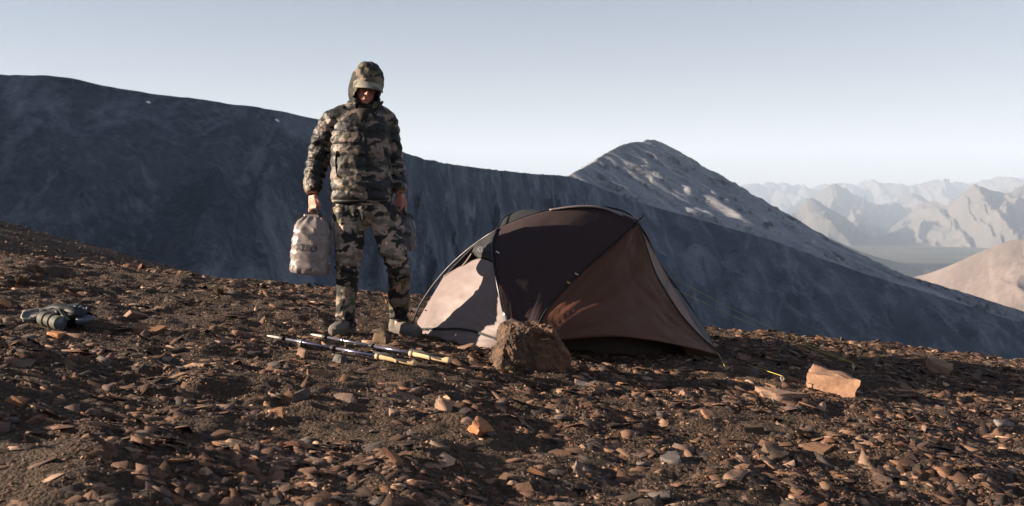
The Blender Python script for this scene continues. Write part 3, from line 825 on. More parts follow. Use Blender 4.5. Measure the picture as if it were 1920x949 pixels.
TENT_O = at(1060, 660, 7.2); TENT_O.z = gz(TENT_O.x, TENT_O.y)
tent = empty('tent', TENT_O)
tag(tent, 'low brown and dark backpacking tent pitched on the stony slope beside the person', 'tent')
def TP(*p): return at(*p) - TENT_O
def tcurve(pts, n): return catmull([TP(*p) for p in pts], n)
def coons(top, bottom, left, right):
    """top/bottom: (n,3) left->right; left/right: (m,3) top->bottom."""
    n, m_ = len(top), len(left)
    u = np.linspace(0, 1, n)[None, :, None]; v = np.linspace(0, 1, m_)[:, None, None]
    A = (1 - v) * top[None] + v * bottom[None]
    B = (1 - u) * left[:, None] + u * right[:, None]
    Cc = (1 - u) * (1 - v) * top[0] + u * (1 - v) * top[-1] + (1 - u) * v * bottom[0] + u * v * bottom[-1]
    return A + B - Cc
def wrinkle(P, amp, fu, fv, seed, corner=None):
    """push a cloth grid in and out along its own normals, pinned at the border."""
    du = np.gradient(P, axis=1); dv = np.gradient(P, axis=0)
    N = np.cross(du, dv); N /= np.maximum(np.linalg.norm(N, axis=2, keepdims=True), 1e-9)
    r, c, _ = P.shape
    u = np.linspace(0, 1, c)[None, :]; v = np.linspace(0, 1, r)[:, None]
    pin = np.clip(np.minimum(np.minimum(u, 1 - u), np.minimum(v, 1 - v)) * 9, 0, 1)
    d = amp * fbm(u * fu + 0 * v, v * fv + 0 * u, 4, seed, 0.55)
    if corner is not None:                       # tension folds fanning out of a corner
        for (cu, cv, k, a, reach) in corner:
            ang = np.arctan2(v - cv, u - cu); rad = np.hypot(u - cu, v - cv)
            d = d + a * np.sin(ang * k + seed) * np.exp(-rad / reach) * np.clip(rad * 8, 0, 1)
    return P + N * (d * pin)[:, :, None]
def panel(name, P, mat, th=0.002, label=None):
    o = link(name, grid_mesh(name, P), mat, tent, True)
    s = o.modifiers.new('thickness', 'SOLIDIFY'); s.thickness = th; s.offset = 0
    if label: o['label'] = label
    return o
N1, N2 = 46, 46
poleA_pts = [(772, 608, 7.45), (790, 568, 7.42), (830, 513, 7.33), (880, 466, 7.2), (932, 431, 7.06), (1000, 402, 7.06), (1080, 387, 7.08), (1140, 389, 7.12), (1180, 401, 7.2), (1208, 440, 7.55), (1236, 492, 7.75), (1290, 568, 7.8), (1343, 654, 7.85)]
poleB_pts = [(958, 662, 6.50), (951, 612, 6.49), (938, 555, 6.54), (927, 495, 6.68), (925, 455, 6.85), (934, 428, 7.02)]
ridge = [(934, 429, 7.03), (1000, 403, 7.05), (1080, 389, 7.07), (1150, 394, 7.10), (1197, 419, 7.12)]
zipper = [(1197, 419, 7.12), (1140, 467, 6.92), (1080, 521, 6.74), (1042, 560, 6.60), (1014, 598, 6.47), (1000, 642, 6.42)]
door_r = [(1197, 419, 7.12), (1211, 465, 7.05), (1227, 510, 7.02), (1246, 545, 7.02), (1276, 590, 7.08), (1312, 630, 7.2), (1358, 669, 7.4)]
end_r = [(1197, 419, 7.12), (1216, 455, 7.3), (1237, 494, 7.5), (1264, 541, 7.6), (1287, 580, 7.6), (1316, 625, 7.55), (1358, 669, 7.42)]

# dark main wall
P = coons(tcurve(ridge, N1), tcurve([(958, 662, 6.50), (980, 655, 6.46), (1000, 642, 6.42)], N1), tcurve(poleB_pts[::-1], N2), tcurve(zipper, N2))
panel('main_wall', wrinkle(P, 0.005, 3, 3, 3), T_DARK, label='dark plum side wall of the tent')
# brown door
top = np.repeat(np.array([tuple(TP(1197, 419, 7.12))]), N1, 0)
bottom = tcurve([(1000, 642, 6.42), (1060, 637, 6.44), (1150, 631, 6.54), (1225, 639, 6.73), (1290, 652, 7.0), (1358, 669, 7.4)], N1)
P = coons(top, bottom, tcurve(zipper, N2), tcurve(door_r, N2))
vv = np.linspace(0, 1, N2)[:, None]; uu = np.linspace(0, 1, N1)[None, :]
P = P + np.array([0.0, 0.035, 0.0]) * (np.sin(np.pi * uu) * np.sin(np.pi * vv))[:, :, None]
panel('door', wrinkle(P, 0.022, 2.5, 3.5, 8, [(0, 1, 22, 0.016, 0.35), (1, 1, 18, 0.010, 0.3)]), T_BROWN, label='brown door panel rolled down over the vestibule')
# narrow end panel at the right
P = coons(top, np.repeat(np.array([tuple(TP(1358, 669, 7.41))]), N1, 0), tcurve(door_r, N2), tcurve(end_r, N2))
end_ob = panel('end_panel', wrinkle(P, 0.010, 2, 4, 12, [(1, 0.55, 16, 0.010, 0.3)]), T_ROSE)
# blue mesh behind it
P = coons(tcurve([(1264, 541, 7.62), (1267, 541, 7.68)], 8), tcurve([(1340, 655, 7.6), (1342, 655, 7.75)], 8), tcurve([(1264, 541, 7.62), (1287, 580, 7.62), (1316, 625, 7.57), (1340, 655, 7.6)], 24), tcurve([(1267, 541, 7.68), (1292, 574, 7.78), (1318, 612, 7.8), (1342, 655, 7.75)], 24))
panel('inner_end_panel', P, T_BLUE)
# sunlit left panel with its hem
P = coons(tcurve([(832, 519, 7.24), (862, 500, 7.12), (897, 485, 6.98), (927, 494, 6.69)], N1), tcurve([(784, 631, 6.95), (850, 645, 6.74), (905, 656, 6.58), (958, 662, 6.50)], N1),
          tcurve([(832, 519, 7.24), (812, 560, 7.12), (798, 596, 7.02), (784, 631, 6.95)], N2), tcurve([(927, 494, 6.69), (938, 555, 6.55), (951, 612, 6.50), (958, 662, 6.50)], N2))
PL = wrinkle(P, 0.008, 2.0, 3.0, 20, [(0, 1, 20, 0.012, 0.25), (1, 0.85, 26, 0.012, 0.22)])
panel('left_panel', PL, T_MAUVE, label='sunlit mauve end panel with the shadow of the person')
def normal_of(Pg, i, j):
    du = Pg[i, min(j + 1, Pg.shape[1] - 1)] - Pg[i, max(j - 1, 0)]; dv = Pg[min(i + 1, Pg.shape[0] - 1), j] - Pg[max(i - 1, 0), j]
    n = np.cross(du, dv); n /= np.linalg.norm(n)
    return n if n[1] < 0 else -n
k = int(N2 * 0.875)
def row_at(Pg, f, j): i = int(f); return Pg[i, j] * (1 - f + i) + Pg[i + 1, j] * (f - i)
hem = MB().strip([row_at(PL, k - 3.5 * math.sin(math.pi * j / (N1 - 1)), j) + normal_of(PL, k, j) * 0.008 for j in range(N1)], [list(PL[k - 2, j] - PL[k + 2, j]) for j in range(N1)], 0.016, 0.006)
hem.build('hem_band', T_BLACK, tent)
# vent flap at the top of the left panel
P = coons(tcurve([(893, 457, 7.15), (912, 443, 7.1), (932, 432, 7.04)], 18), tcurve([(897, 485, 6.98), (912, 484, 6.83), (927, 494, 6.69)], 18), tcurve([(893, 457, 7.15), (886, 472, 7.06), (897, 485, 6.98)], 14), tcurve([(932, 432, 7.04), (925, 460, 6.84), (927, 494, 6.69)], 14))
vent = panel('vent_flap', wrinkle(P, 0.01, 3, 3, 30), T_BLACK)
# back wall, out of sight but it closes the tent
def gpt(x, y, dz=0.0): return Vector((x, y, gz(x, y) + dz)) - TENT_O
back_top = catmull([TP(832, 519, 7.24), TP(893, 457, 7.15), TP(934, 429, 7.04), TP(1000, 403, 7.06), TP(1080, 389, 7.08), TP(1150, 394, 7.11), TP(1197, 419, 7.14), TP(1237, 494, 7.52), TP(1267, 541, 7.68), TP(1342, 655, 7.75)], 60)
back_bot = catmull([gpt(-0.72, 7.5), gpt(-0.2, 8.2), gpt(0.3, 8.45), gpt(0.9, 8.45), gpt(1.4, 8.2), gpt(1.62, 7.8)], 60)
vv = np.linspace(0, 1, 24)[:, None, None]
P = back_top[None] * (1 - vv) + back_bot[None] * vv + np.array([0, 0.25, 0.12]) * np.sin(np.pi * vv) * (sstep(0.15, 0.4, np.linspace(0, 1, 60)) * sstep(1.0, 0.8, np.linspace(0, 1, 60)))[None, :, None]
panel('back_wall', wrinkle(P, 0.015, 5, 3, 33), T_MAUVE)
P = coons(np.repeat(np.array([tuple(TP(832, 519, 7.24))]), 10, 0), catmull([gpt(-0.72, 7.5), TP(784, 631, 6.95)], 10), catmull([TP(832, 519, 7.24), gpt(-0.72, 7.5)], 16), tcurve([(832, 519, 7.24), (812, 560, 7.12), (798, 596, 7.02), (784, 631, 6.95)], 16))
panel('side_gusset', P, T_MAUVE)
# inner tent seen under the door, and its floor
P = coons(catmull([TP(985, 520, 6.95), TP(1120, 500, 7.05), TP(1240, 560, 7.2)], 24), catmull([gpt(0.10, 6.75, 0.01), gpt(0.75, 6.85, 0.01), gpt(1.40, 7.45, 0.01)], 24), catmull([TP(985, 520, 6.95), gpt(0.10, 6.75, 0.01)], 16), catmull([TP(1240, 560, 7.2), gpt(1.40, 7.45, 0.01)], 16))
panel('inner_wall', wrinkle(P, 0.02, 4, 3, 40), T_INNER)
fl = [[tuple(gpt(x0 * (1 - t) + x1 * t, y0 * (1 - t) + y1 * t, 0.022)) for t in np.linspace(0, 1, 24)] for (x0, y0, x1, y1) in [(-0.55 + 0.1 * a, 6.95 + 1.3 * a, 1.45 - 0.1 * a, 7.50 + 0.8 * a) for a in np.linspace(0, 1, 14)]]
panel('groundsheet', np.array(fl), T_INNER)
P = coons(tcurve([(1278, 651, 7.06), (1320, 660, 7.22), (1357, 669, 7.41)], 14), tcurve([(1294, 669, 7.24), (1325, 672, 7.32), (1357, 673, 7.43)], 14), tcurve([(1278, 651, 7.06), (1284, 662, 7.16), (1294, 669, 7.24)], 8), tcurve([(1357, 669, 7.41), (1357, 673, 7.43)], 8))
panel('corner_flap', P, T_OLIVE)
# pale strip added along the ridge as the fly's sunlit upper edge
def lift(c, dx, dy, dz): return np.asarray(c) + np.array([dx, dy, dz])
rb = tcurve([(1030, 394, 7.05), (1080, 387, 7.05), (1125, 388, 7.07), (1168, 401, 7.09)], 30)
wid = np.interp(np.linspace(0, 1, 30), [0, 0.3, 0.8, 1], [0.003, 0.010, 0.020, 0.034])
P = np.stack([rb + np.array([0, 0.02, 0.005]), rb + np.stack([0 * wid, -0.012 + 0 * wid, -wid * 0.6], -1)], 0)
panel('sunlit_rim', np.concatenate([P[:1], (P[:1] + P[1:]) / 2 + np.array([0, -0.004, 0.006]), P[1:]], 0), T_MAUVE)
# vent hood over the back of the ridge
hood = []
for t in np.linspace(0, 1, 22):
    a = TP(936 + 80 * t, 427 - 31 * t, 7.1); b = TP(936 + 82 * t, 427 - 31 * t - 17 * math.sin(math.pi * min(1, t * 0.95 + 0.12)) ** 0.7, 7.32)
    c = TP(938 + 84 * t, 430 - 28 * t, 7.55)
    hood.append(catmull([a, b, c], 12))
panel('vent_hood', np.array(hood).transpose(1, 0, 2), T_BLACK)
# poles
MB().tube(tcurve(poleA_pts, 90), 0.0075, 8).build('ridge_pole', T_POLE, tent, True)
pb = tcurve(poleB_pts, 40); pb = pb + np.array([-0.004, -0.014, 0.002])
MB().tube(pb, 0.0075, 8).build('hoop_pole', T_POLE, tent, True, )
MB().tube(catmull([TP(934, 428, 7.02), TP(944, 409, 7.2), TP(972, 396, 7.45), TP(1012, 405, 7.8), TP(1030, 480, 8.15), gpt(0.35, 8.5)], 50), 0.0075, 8).build('hoop_pole', T_POLE, tent, True)
MB().tube(pb[:12] + np.array([0.003, -0.006, 0]), 0.0085, 8).build('pole_ferrule', T_SILVER, tent, True)
MB().tube(catmull([TP(1180, 424, 7.11), TP(1194, 416, 7.10), TP(1202, 408, 7.09), TP(1206, 402, 7.09)], 12), 0.0075, 8).build('ridge_strut', T_POLE, tent, True)
MB().strip(catmull([TP(1166, 401, 7.08), TP(1184, 407, 7.085), TP(1201, 413, 7.09)], 8), (0, 0.3, 1), 0.012, 0.003).build('strut_strap', T_MAUVE, tent)
MB().tube(tcurve([(866, 500, 7.1), (876, 488, 7.05), (886, 473, 7.03)], 8), 0.006, 6).tube(tcurve([(832, 518, 7.23), (866, 499, 7.1)], 8), 0.004, 6).build('edge_binding', T_MAUVE, tent, True)
# zipper piping and pull tabs
MB().tube(tcurve(zipper, 60) + np.array([-0.001, -0.006, 0]), 0.005, 6).build('zipper', T_BLACK, tent, True)
MB().tube(tcurve(door_r, 60) + np.array([0.006, -0.004, 0]), 0.005, 6).build('zipper', T_BLACK, tent, True)
for (px, py, d, mt) in ((1081, 514, 6.74, T_SILVER), (1066, 530, 6.69, T_CORD), (933, 473, 6.72, T_SILVER), (920, 488, 6.7, T_POLE), (884, 474, 7.02, T_POLE), (833, 515, 7.28, T_POLE), (800, 583, 7.2, T_POLE), (940, 437, 6.97, T_SILVER)):
    c = TP(px, py, d - 0.02)
    MB().box(c, (0.026, 0.008, 0.010), Euler((0, 0.5, 0))).build('clip', mt, tent, bevel=0.002)
for (a, b) in (((830, 513, 7.33), (834, 519, 7.24)), ((798, 584, 7.4), (803, 584, 7.1))):
    MB().tube([TP(*a), TP(*b)], 0.004, 6).build('pole_hook', T_POLE, tent)
# guy lines
STAKE_FRONT = on_ground(1469, 722); STAKE_BACK = on_ground(1602, 695)
def cord(a, b, sag=0.02, r=0.0022):
    mid = (Vector(a) + Vector(b)) / 2 - Vector((0, 0, sag))
    MB().tube(catmull([a, mid, b], 24), r, 5).build('guy_line', T_CORD, tent, True)
sf = STAKE_FRONT - TENT_O; sb = STAKE_BACK - TENT_O
cord(TP(1358, 669, 7.41), sf + Vector((0, 0, 0.045)), 0.0)
cord(TP(1264, 541, 7.61), sb + Vector((0, 0, 0.05)), 0.03, 0.0019)
cord(TP(1248, 514, 7.66), sb + Vector((0, 0, 0.055)), 0.03, 0.0016)
cord(TP(1340, 650, 7.83), sf + Vector((-0.35, 0.1, 0.09)), 0.0, 0.0018)
MB().tube(catmull([TP(1357, 668, 7.40), TP(1367, 672, 7.38), TP(1368, 682, 7.38), TP(1362, 686, 7.38), TP(1358, 676, 7.39)], 16), 0.0026, 5).build('cord_loop', T_CORD, tent, True)
MB().tube(catmull([TP(776, 606, 7.4), TP(762, 640, 7.0), TP(748, 646, 6.9)], 10), 0.0022, 5).build('guy_line', T_POLE, tent, True)
for (p, lab) in ((STAKE_FRONT, 'bright metal tent stake holding the front guy line beside the tan block'), (STAKE_BACK, 'thin tent stake behind the big orange rock holding two yellow guy lines')):
    s = empty('tent_stake', p)
    MB().tube([(-0.012, 0, 0.05), (0.0, 0, -0.08)], [0.005, 0.004], 6).build('shaft', T_SILVER, s)
    MB().tube(catmull([(-0.012, 0, 0.045), (-0.02, -0.004, 0.035), (-0.012, -0.008, 0.018), (0.002, -0.006, 0.03), (-0.01, 0, 0.046)], 14), 0.0022, 5).build('pull_loop', plain('stake_loop', (0.55, 0.50, 0.42)), s, True)
    tag(s, lab, 'tent stake', 'tent stakes')

# printed lettering laid onto a surface
def bvh_of(obs):
    """BVH in world space of several objects."""
    V = []; Fc = []
    dg = bpy.context.evaluated_depsgraph_get(); dg.update()
    for o in obs:
        ev = o.evaluated_get(dg); me = ev.to_mesh(); b = len(V); M = o.matrix_world
        V += [M @ v.co for v in me.vertices]; Fc += [tuple(i + b for i in p.vertices) for p in me.polygons]
        ev.to_mesh_clear()
    return BVHTree.FromPolygons(V, Fc)
def letters(text, size, bold=0.012):
    cu = bpy.data.curves.new('lettering', 'FONT'); cu.body = text; cu.size = size; cu.align_x = 'CENTER'; cu.align_y = 'CENTER'; cu.offset = bold * size
    o = bpy.data.objects.new('lettering_tmp', cu); COL.objects.link(o)
    dg = bpy.context.evaluated_depsgraph_get(); dg.update()
    me = bpy.data.meshes.new_from_object(o.evaluated_get(dg))
    bpy.data.objects.remove(o); bpy.data.curves.remove(cu)
    bm = bmesh.new(); bm.from_mesh(me); bpy.data.meshes.remove(me)
    bmesh.ops.remove_doubles(bm, verts=bm.verts, dist=1e-5)
    bmesh.ops.triangulate(bm, faces=bm.faces)
    for _ in range(2):
        long = [e for e in bm.edges if e.calc_length() > size * 0.16]
        if long: bmesh.ops.subdivide_edges(bm, edges=long, cuts=1); bmesh.ops.triangulate(bm, faces=bm.faces)
    V = [(v.co.x, v.co.y) for v in bm.verts]; bm.verts.index_update()
    Fc = [tuple(v.index for v in f.verts) for f in bm.faces]; bm.free()
    return V, Fc
def print_on(name, V2, Fc, tree, origin, ex, ey, look, mat, parent, lift=0.002):
    """Lay a flat figure onto a surface: shoot each corner along `look` and keep it just proud."""
    ex, ey, look = Vector(ex).normalized(), Vector(ey).normalized(), Vector(look).normalized()
    W = []; ok = []
    inv = parent.matrix_world.inverted()
    for (x, y) in V2:
        p = Vector(origin) + ex * x + ey * y - look * 1.0
        h = tree.ray_cast(p, look)
        ok.append(h[0] is not None and abs((h[0] - Vector(origin)).dot(look)) < 0.22)
        W.append(inv @ ((h[0] if ok[-1] else p) - look * lift))
    Fc = [f for f in Fc if all(ok[i] for i in f)]
    return link(name, mesh_from(name, W, Fc), mat, parent)
bpy.context.view_layer.update()
V2, Fc = letters('KUIU', 0.06)
tr = bvh_of([vent])
print_on('lettering', V2, Fc, tr, at(910, 467, 6.95), (0.9, -0.2, 0.1), (0.2, 0.2, 1), (0.1, 1, -0.05), T_INK, tent)
tr = bvh_of([end_ob])
V2, Fc = letters('KUIU', 0.085)
print_on('lettering', V2, Fc, tr, at(1249, 534, 7.3), (1, 0.15, 0.15), (-0.1, 0.1, 1), (-0.35, 1, -0.02), T_INK, tent)
# ------------------------------------------------------------------ person
P_D = 6.72
P_O = at(697, 632, P_D); P_O.z = gz(P_O.x, P_O.y)
P_K = P_D / F_PX                              # metres per photograph pixel at the person
def pp(px, py, y=0.0):
    v = at(px, py, P_D + y); return Vector((v.x - P_O.x, y, v.z - P_O.z))
SKIN = NT('skin')
_v = SKIN.coord('Object'); _n = SKIN.noise(_v, 14, 4, 0.6)
SKIN.set(base_color=SKIN.ramp(_n.outputs[0], [(0.3, (0.36, 0.145, 0.105)), (0.7, (0.47, 0.215, 0.16))]), roughness=0.5)
SKIN.b.inputs['Subsurface Weight'].default_value = 0.08
SKIN.b.inputs['Subsurface Radius'].default_value = (0.01, 0.004, 0.002)
SKIN.bump(SKIN.noise(_v, 160, 2).outputs[0], 0.2, 0.001)
SKIN = SKIN.mat

def camo(name, cols, scale=1.0, rough=0.7, seed=0.0, dark=0.47):
    """Four-colour camouflage with jagged, woven-looking edges."""
    m = NT(name)
    tc = m.node('ShaderNodeTexCoord')
    off = m.node('ShaderNodeVectorMath', {0: tc.outputs['Object'], 1: (seed, seed * 0.7, seed * 1.3)}, operation='ADD')
    fine = m.node('ShaderNodeTexNoise', {'Vector': off.outputs[0], 'Scale': 26.0, 'Detail': 2.0})
    jit = m.node('ShaderNodeVectorMath', {0: fine.outputs['Color'], 1: (0.022, 0.022, 0.009)}, operation='MULTIPLY')
    wv = m.node('ShaderNodeVectorMath', {0: off.outputs[0], 1: jit.outputs[0]}, operation='ADD')
    snap = m.node('ShaderNodeVectorMath', {0: wv.outputs[0], 1: (0.009, 0.009, 0.0055)}, operation='SNAP')
    def layer(sc, add):
        a = m.node('ShaderNodeVectorMath', {0: snap.outputs[0], 1: (sc * 0.75, sc * 0.75, sc * 1.1)}, operation='MULTIPLY')
        b = m.node('ShaderNodeVectorMath', {0: a.outputs[0], 1: (add, add * 2, add * 3)}, operation='ADD')
        return m.noise(b.outputs[0], 1.0, 2.2, 0.5, 0.6).outputs[0]
    c = m.mix(m.ramp(layer(9 * scale, 3.1), [(0.0, (0, 0, 0)), (0.54, (1, 1, 1))], 'CONSTANT'), cols[0], cols[1])
    c = m.mix(m.ramp(layer(7 * scale, 7.7), [(0.0, (0, 0, 0)), (0.585, (1, 1, 1))], 'CONSTANT'), c, cols[2])
    c = m.mix(m.ramp(layer(8 * scale, 12.4), [(0.0, (0, 0, 0)), (dark, (1, 1, 1))], 'CONSTANT'), c, cols[3])
    stripes = m.node('ShaderNodeTexWave', {'Vector': off.outputs[0], 'Scale': 55.0, 'Distortion': 2.0}, bands_direction='Z')
    c = m.mix(0.22, c, m.mix(1.0, c, stripes.outputs['Color'], 'MULTIPLY'))
    m.set(base_color=c, roughness=rough)
    m.b.inputs['Specular IOR Level'].default_value = 0.35
    w = m.noise(off.outputs[0], 22, 4, 0.6, 0.6)
    w2 = m.noise(off.outputs[0], 400, 2)
    m.bump(m.math('MULTIPLY_ADD', w2.outputs[0], 0.15, w.outputs[0]), 0.35, 0.008)
    return m.mat
CAMO = [(0.215, 0.163, 0.134), (0.115, 0.095, 0.080), (0.070, 0.064, 0.038), (0.011, 0.012, 0.013)]
C_JACKET = camo('jacket_camouflage', CAMO, 1.5, 0.55, 0.0)
C_PANTS = camo('trouser_camouflage', [(0.330, 0.250, 0.200), (0.165, 0.138, 0.115), (0.095, 0.085, 0.040), (0.013, 0.014, 0.015)], 1.5, 0.75, 4.0, 0.52)
C_GAITER = camo('gaiter_camouflage', [(0.200, 0.155, 0.125), (0.080, 0.075, 0.045), (0.100, 0.092, 0.042), (0.012, 0.013, 0.014)], 1.4, 0.8, 6.0, 0.49)
C_HOOD = camo('hood_camouflage', [(0.185, 0.150, 0.110), (0.105, 0.095, 0.065), (0.085, 0.080, 0.038), (0.016, 0.017, 0.018)], 1.3, 0.8, 9.0)
C_BRIM = camo('cap_camouflage', [(0.250, 0.235, 0.200), (0.190, 0.180, 0.150), (0.100, 0.098, 0.065), (0.030, 0.031, 0.031)], 1.0, 0.8, 2.0, 0.60)
C_BLACK = fabric('black_trim', (0.014, 0.014, 0.016), 0.6)
C_SHIRT = fabric('dark_under_layer', (0.022, 0.020, 0.018), 0.85)
C_BOOT = fabric('boot_grey_leather', (0.125, 0.110, 0.098), 0.75, wr=2.0)
C_SOLE = plain('boot_sole_rubber', (0.085, 0.075, 0.065), 0.85, grain=0.5)
C_BROWN = plain('brow_hair', (0.05, 0.03, 0.02), 0.8)
C_LOGO = plain('chest_print', (0.30, 0.29, 0.27), 0.7)

def loft(rings, seg=28, power=2.3):
    """rings: (cx, cy, cz, rx, ry) closed at both ends."""
    V = []
    for (cx, cy, cz, rx, ry) in rings:
        for k in range(seg):
            a = 2 * math.pi * k / seg; c, s = math.cos(a), math.sin(a)
            V.append((cx + rx * math.copysign(abs(c) ** (2 / power), c), cy + ry * math.copysign(abs(s) ** (2 / power), s), cz))
    n = len(rings)
    Fc = [(i * seg + k, i * seg + (k + 1) % seg, (i + 1) * seg + (k + 1) % seg, (i + 1) * seg + k) for i in range(n - 1) for k in range(seg)]
    if rings[0][2] > rings[-1][2]: Fc = [f[::-1] for f in Fc]
    lo, hi = tuple(range(seg)), tuple((n - 1) * seg + k for k in range(seg))
    up = rings[-1][2] > rings[0][2]
    Fc += [lo[::-1] if up else lo, hi if up else hi[::-1]]
    return V, Fc
def loft_smooth(rings, n, **kw):
    R = catmull_rows(rings, n); return loft([tuple(r) for r in R], **kw)
def catmull_rows(rows, n):
    A = np.array(rows, float); t = np.r_[0, np.cumsum(np.linalg.norm(np.diff(A[:, :3], axis=0), axis=1))]
    tt = np.linspace(0, t[-1], n); out = np.empty((n, A.shape[1]))
    m = np.gradient(A, t, axis=0)
    k = np.clip(np.searchsorted(t, tt, 'right') - 1, 0, len(t) - 2); h = (t[k + 1] - t[k])[:, None]; u = ((tt - t[k]) / (t[k + 1] - t[k]))[:, None]
    return (2*u**3-3*u**2+1)*A[k] + (u**3-2*u**2+u)*h*m[k] + (-2*u**3+3*u**2)*A[k+1] + (u**3-u**2)*h*m[k+1]
def ball(c, r, seg=14, rot=None):
    c = Vector(c); r = (r, r, r) if np.isscalar(r) else r; V = []; Fc = []
    M = rot if rot is not None else Matrix.Identity(3)
    for i in range(seg + 1):
        th = math.pi * i / seg
        for k in range(seg * 2):
            a = math.pi * k / seg
            V.append(c + M @ Vector((r[0] * math.sin(th) * math.cos(a), r[1] * math.sin(th) * math.sin(a), r[2] * math.cos(th))))
    w = seg * 2
    Fc = [(i * w + k, (i + 1) * w + k, (i + 1) * w + (k + 1) % w, i * w + (k + 1) % w) for i in range(seg) for k in range(w)]
    return V, Fc
def fuse(name, mb, voxel, smooth, mat, parent=None, iters=3):
    """weld overlapping closed pieces into one continuous skin."""
    o = link(name, mesh_from(name, mb.V, mb.F), mat, parent)
    wd = o.modifiers.new('w', 'WELD'); wd.merge_threshold = 1e-5
    r = o.modifiers.new('r', 'REMESH'); r.mode = 'VOXEL'; r.voxel_size = voxel
    s = o.modifiers.new('s', 'SMOOTH'); s.factor = smooth; s.iterations = iters
    baked(o)
    if not o.data.materials: o.data.materials.append(mat)
    o.data.polygons.foreach_set('use_smooth', np.ones(len(o.data.polygons), bool))
    return o
def verts_of(o):
    me = o.data; n = len(me.vertices); co = np.empty(n * 3); me.vertices.foreach_get('co', co)
    no = np.empty(n * 3); me.vertex_normals.foreach_get('vector', no)
    return co.reshape(-1, 3), no.reshape(-1, 3)
def put_verts(o, co):
    o.data.vertices.foreach_set('co', np.ascontiguousarray(co).reshape(-1)); o.data.update()
def along(co, path):
    """distance along a polyline, and distance from it, of every point."""
    P = np.array([tuple(p) for p in path]); best = np.full(len(co), 1e9); s = np.zeros(len(co)); acc = 0
    for a, b in zip(P[:-1], P[1:]):
        d = b - a; L = np.linalg.norm(d); t = np.clip(((co - a) @ d) / (L * L), 0, 1)
        r = np.linalg.norm(co - (a + t[:, None] * d), axis=1)
        m = r < best; best[m] = r[m]; s[m] = acc + t[m] * L; acc += L
    return s, best, acc

# joints (photograph pixel, depth offset)
SH_R, EL_R, WR_R = pp(628, 226, 0.0), pp(598, 298, 0.04), pp(586, 362, -0.04)      # the arm on the left of the picture
SH_L, EL_L, WR_L = pp(722, 224, 0.04), pp(739, 298, 0.09), pp(750, 360, 0.03)
HEAD = pp(688, 159, -0.05)
HEAD_M = (Euler((0, 0, math.radians(14))).to_matrix() @ Euler((math.radians(22), 0, 0)).to_matrix() @ Euler((0, math.radians(9), 0)).to_matrix())
def hd(x, y, z): return HEAD + HEAD_M @ Vector((x, y, z))
HIP_R, KN_R, AN_R = pp(653, 392, 0.0), pp(650, 498, -0.07), pp(649, 606, -0.06)
HIP_L, KN_L, AN_L = pp(712, 392, 0.03), pp(742, 478, -0.06), pp(747, 598, 0.10)

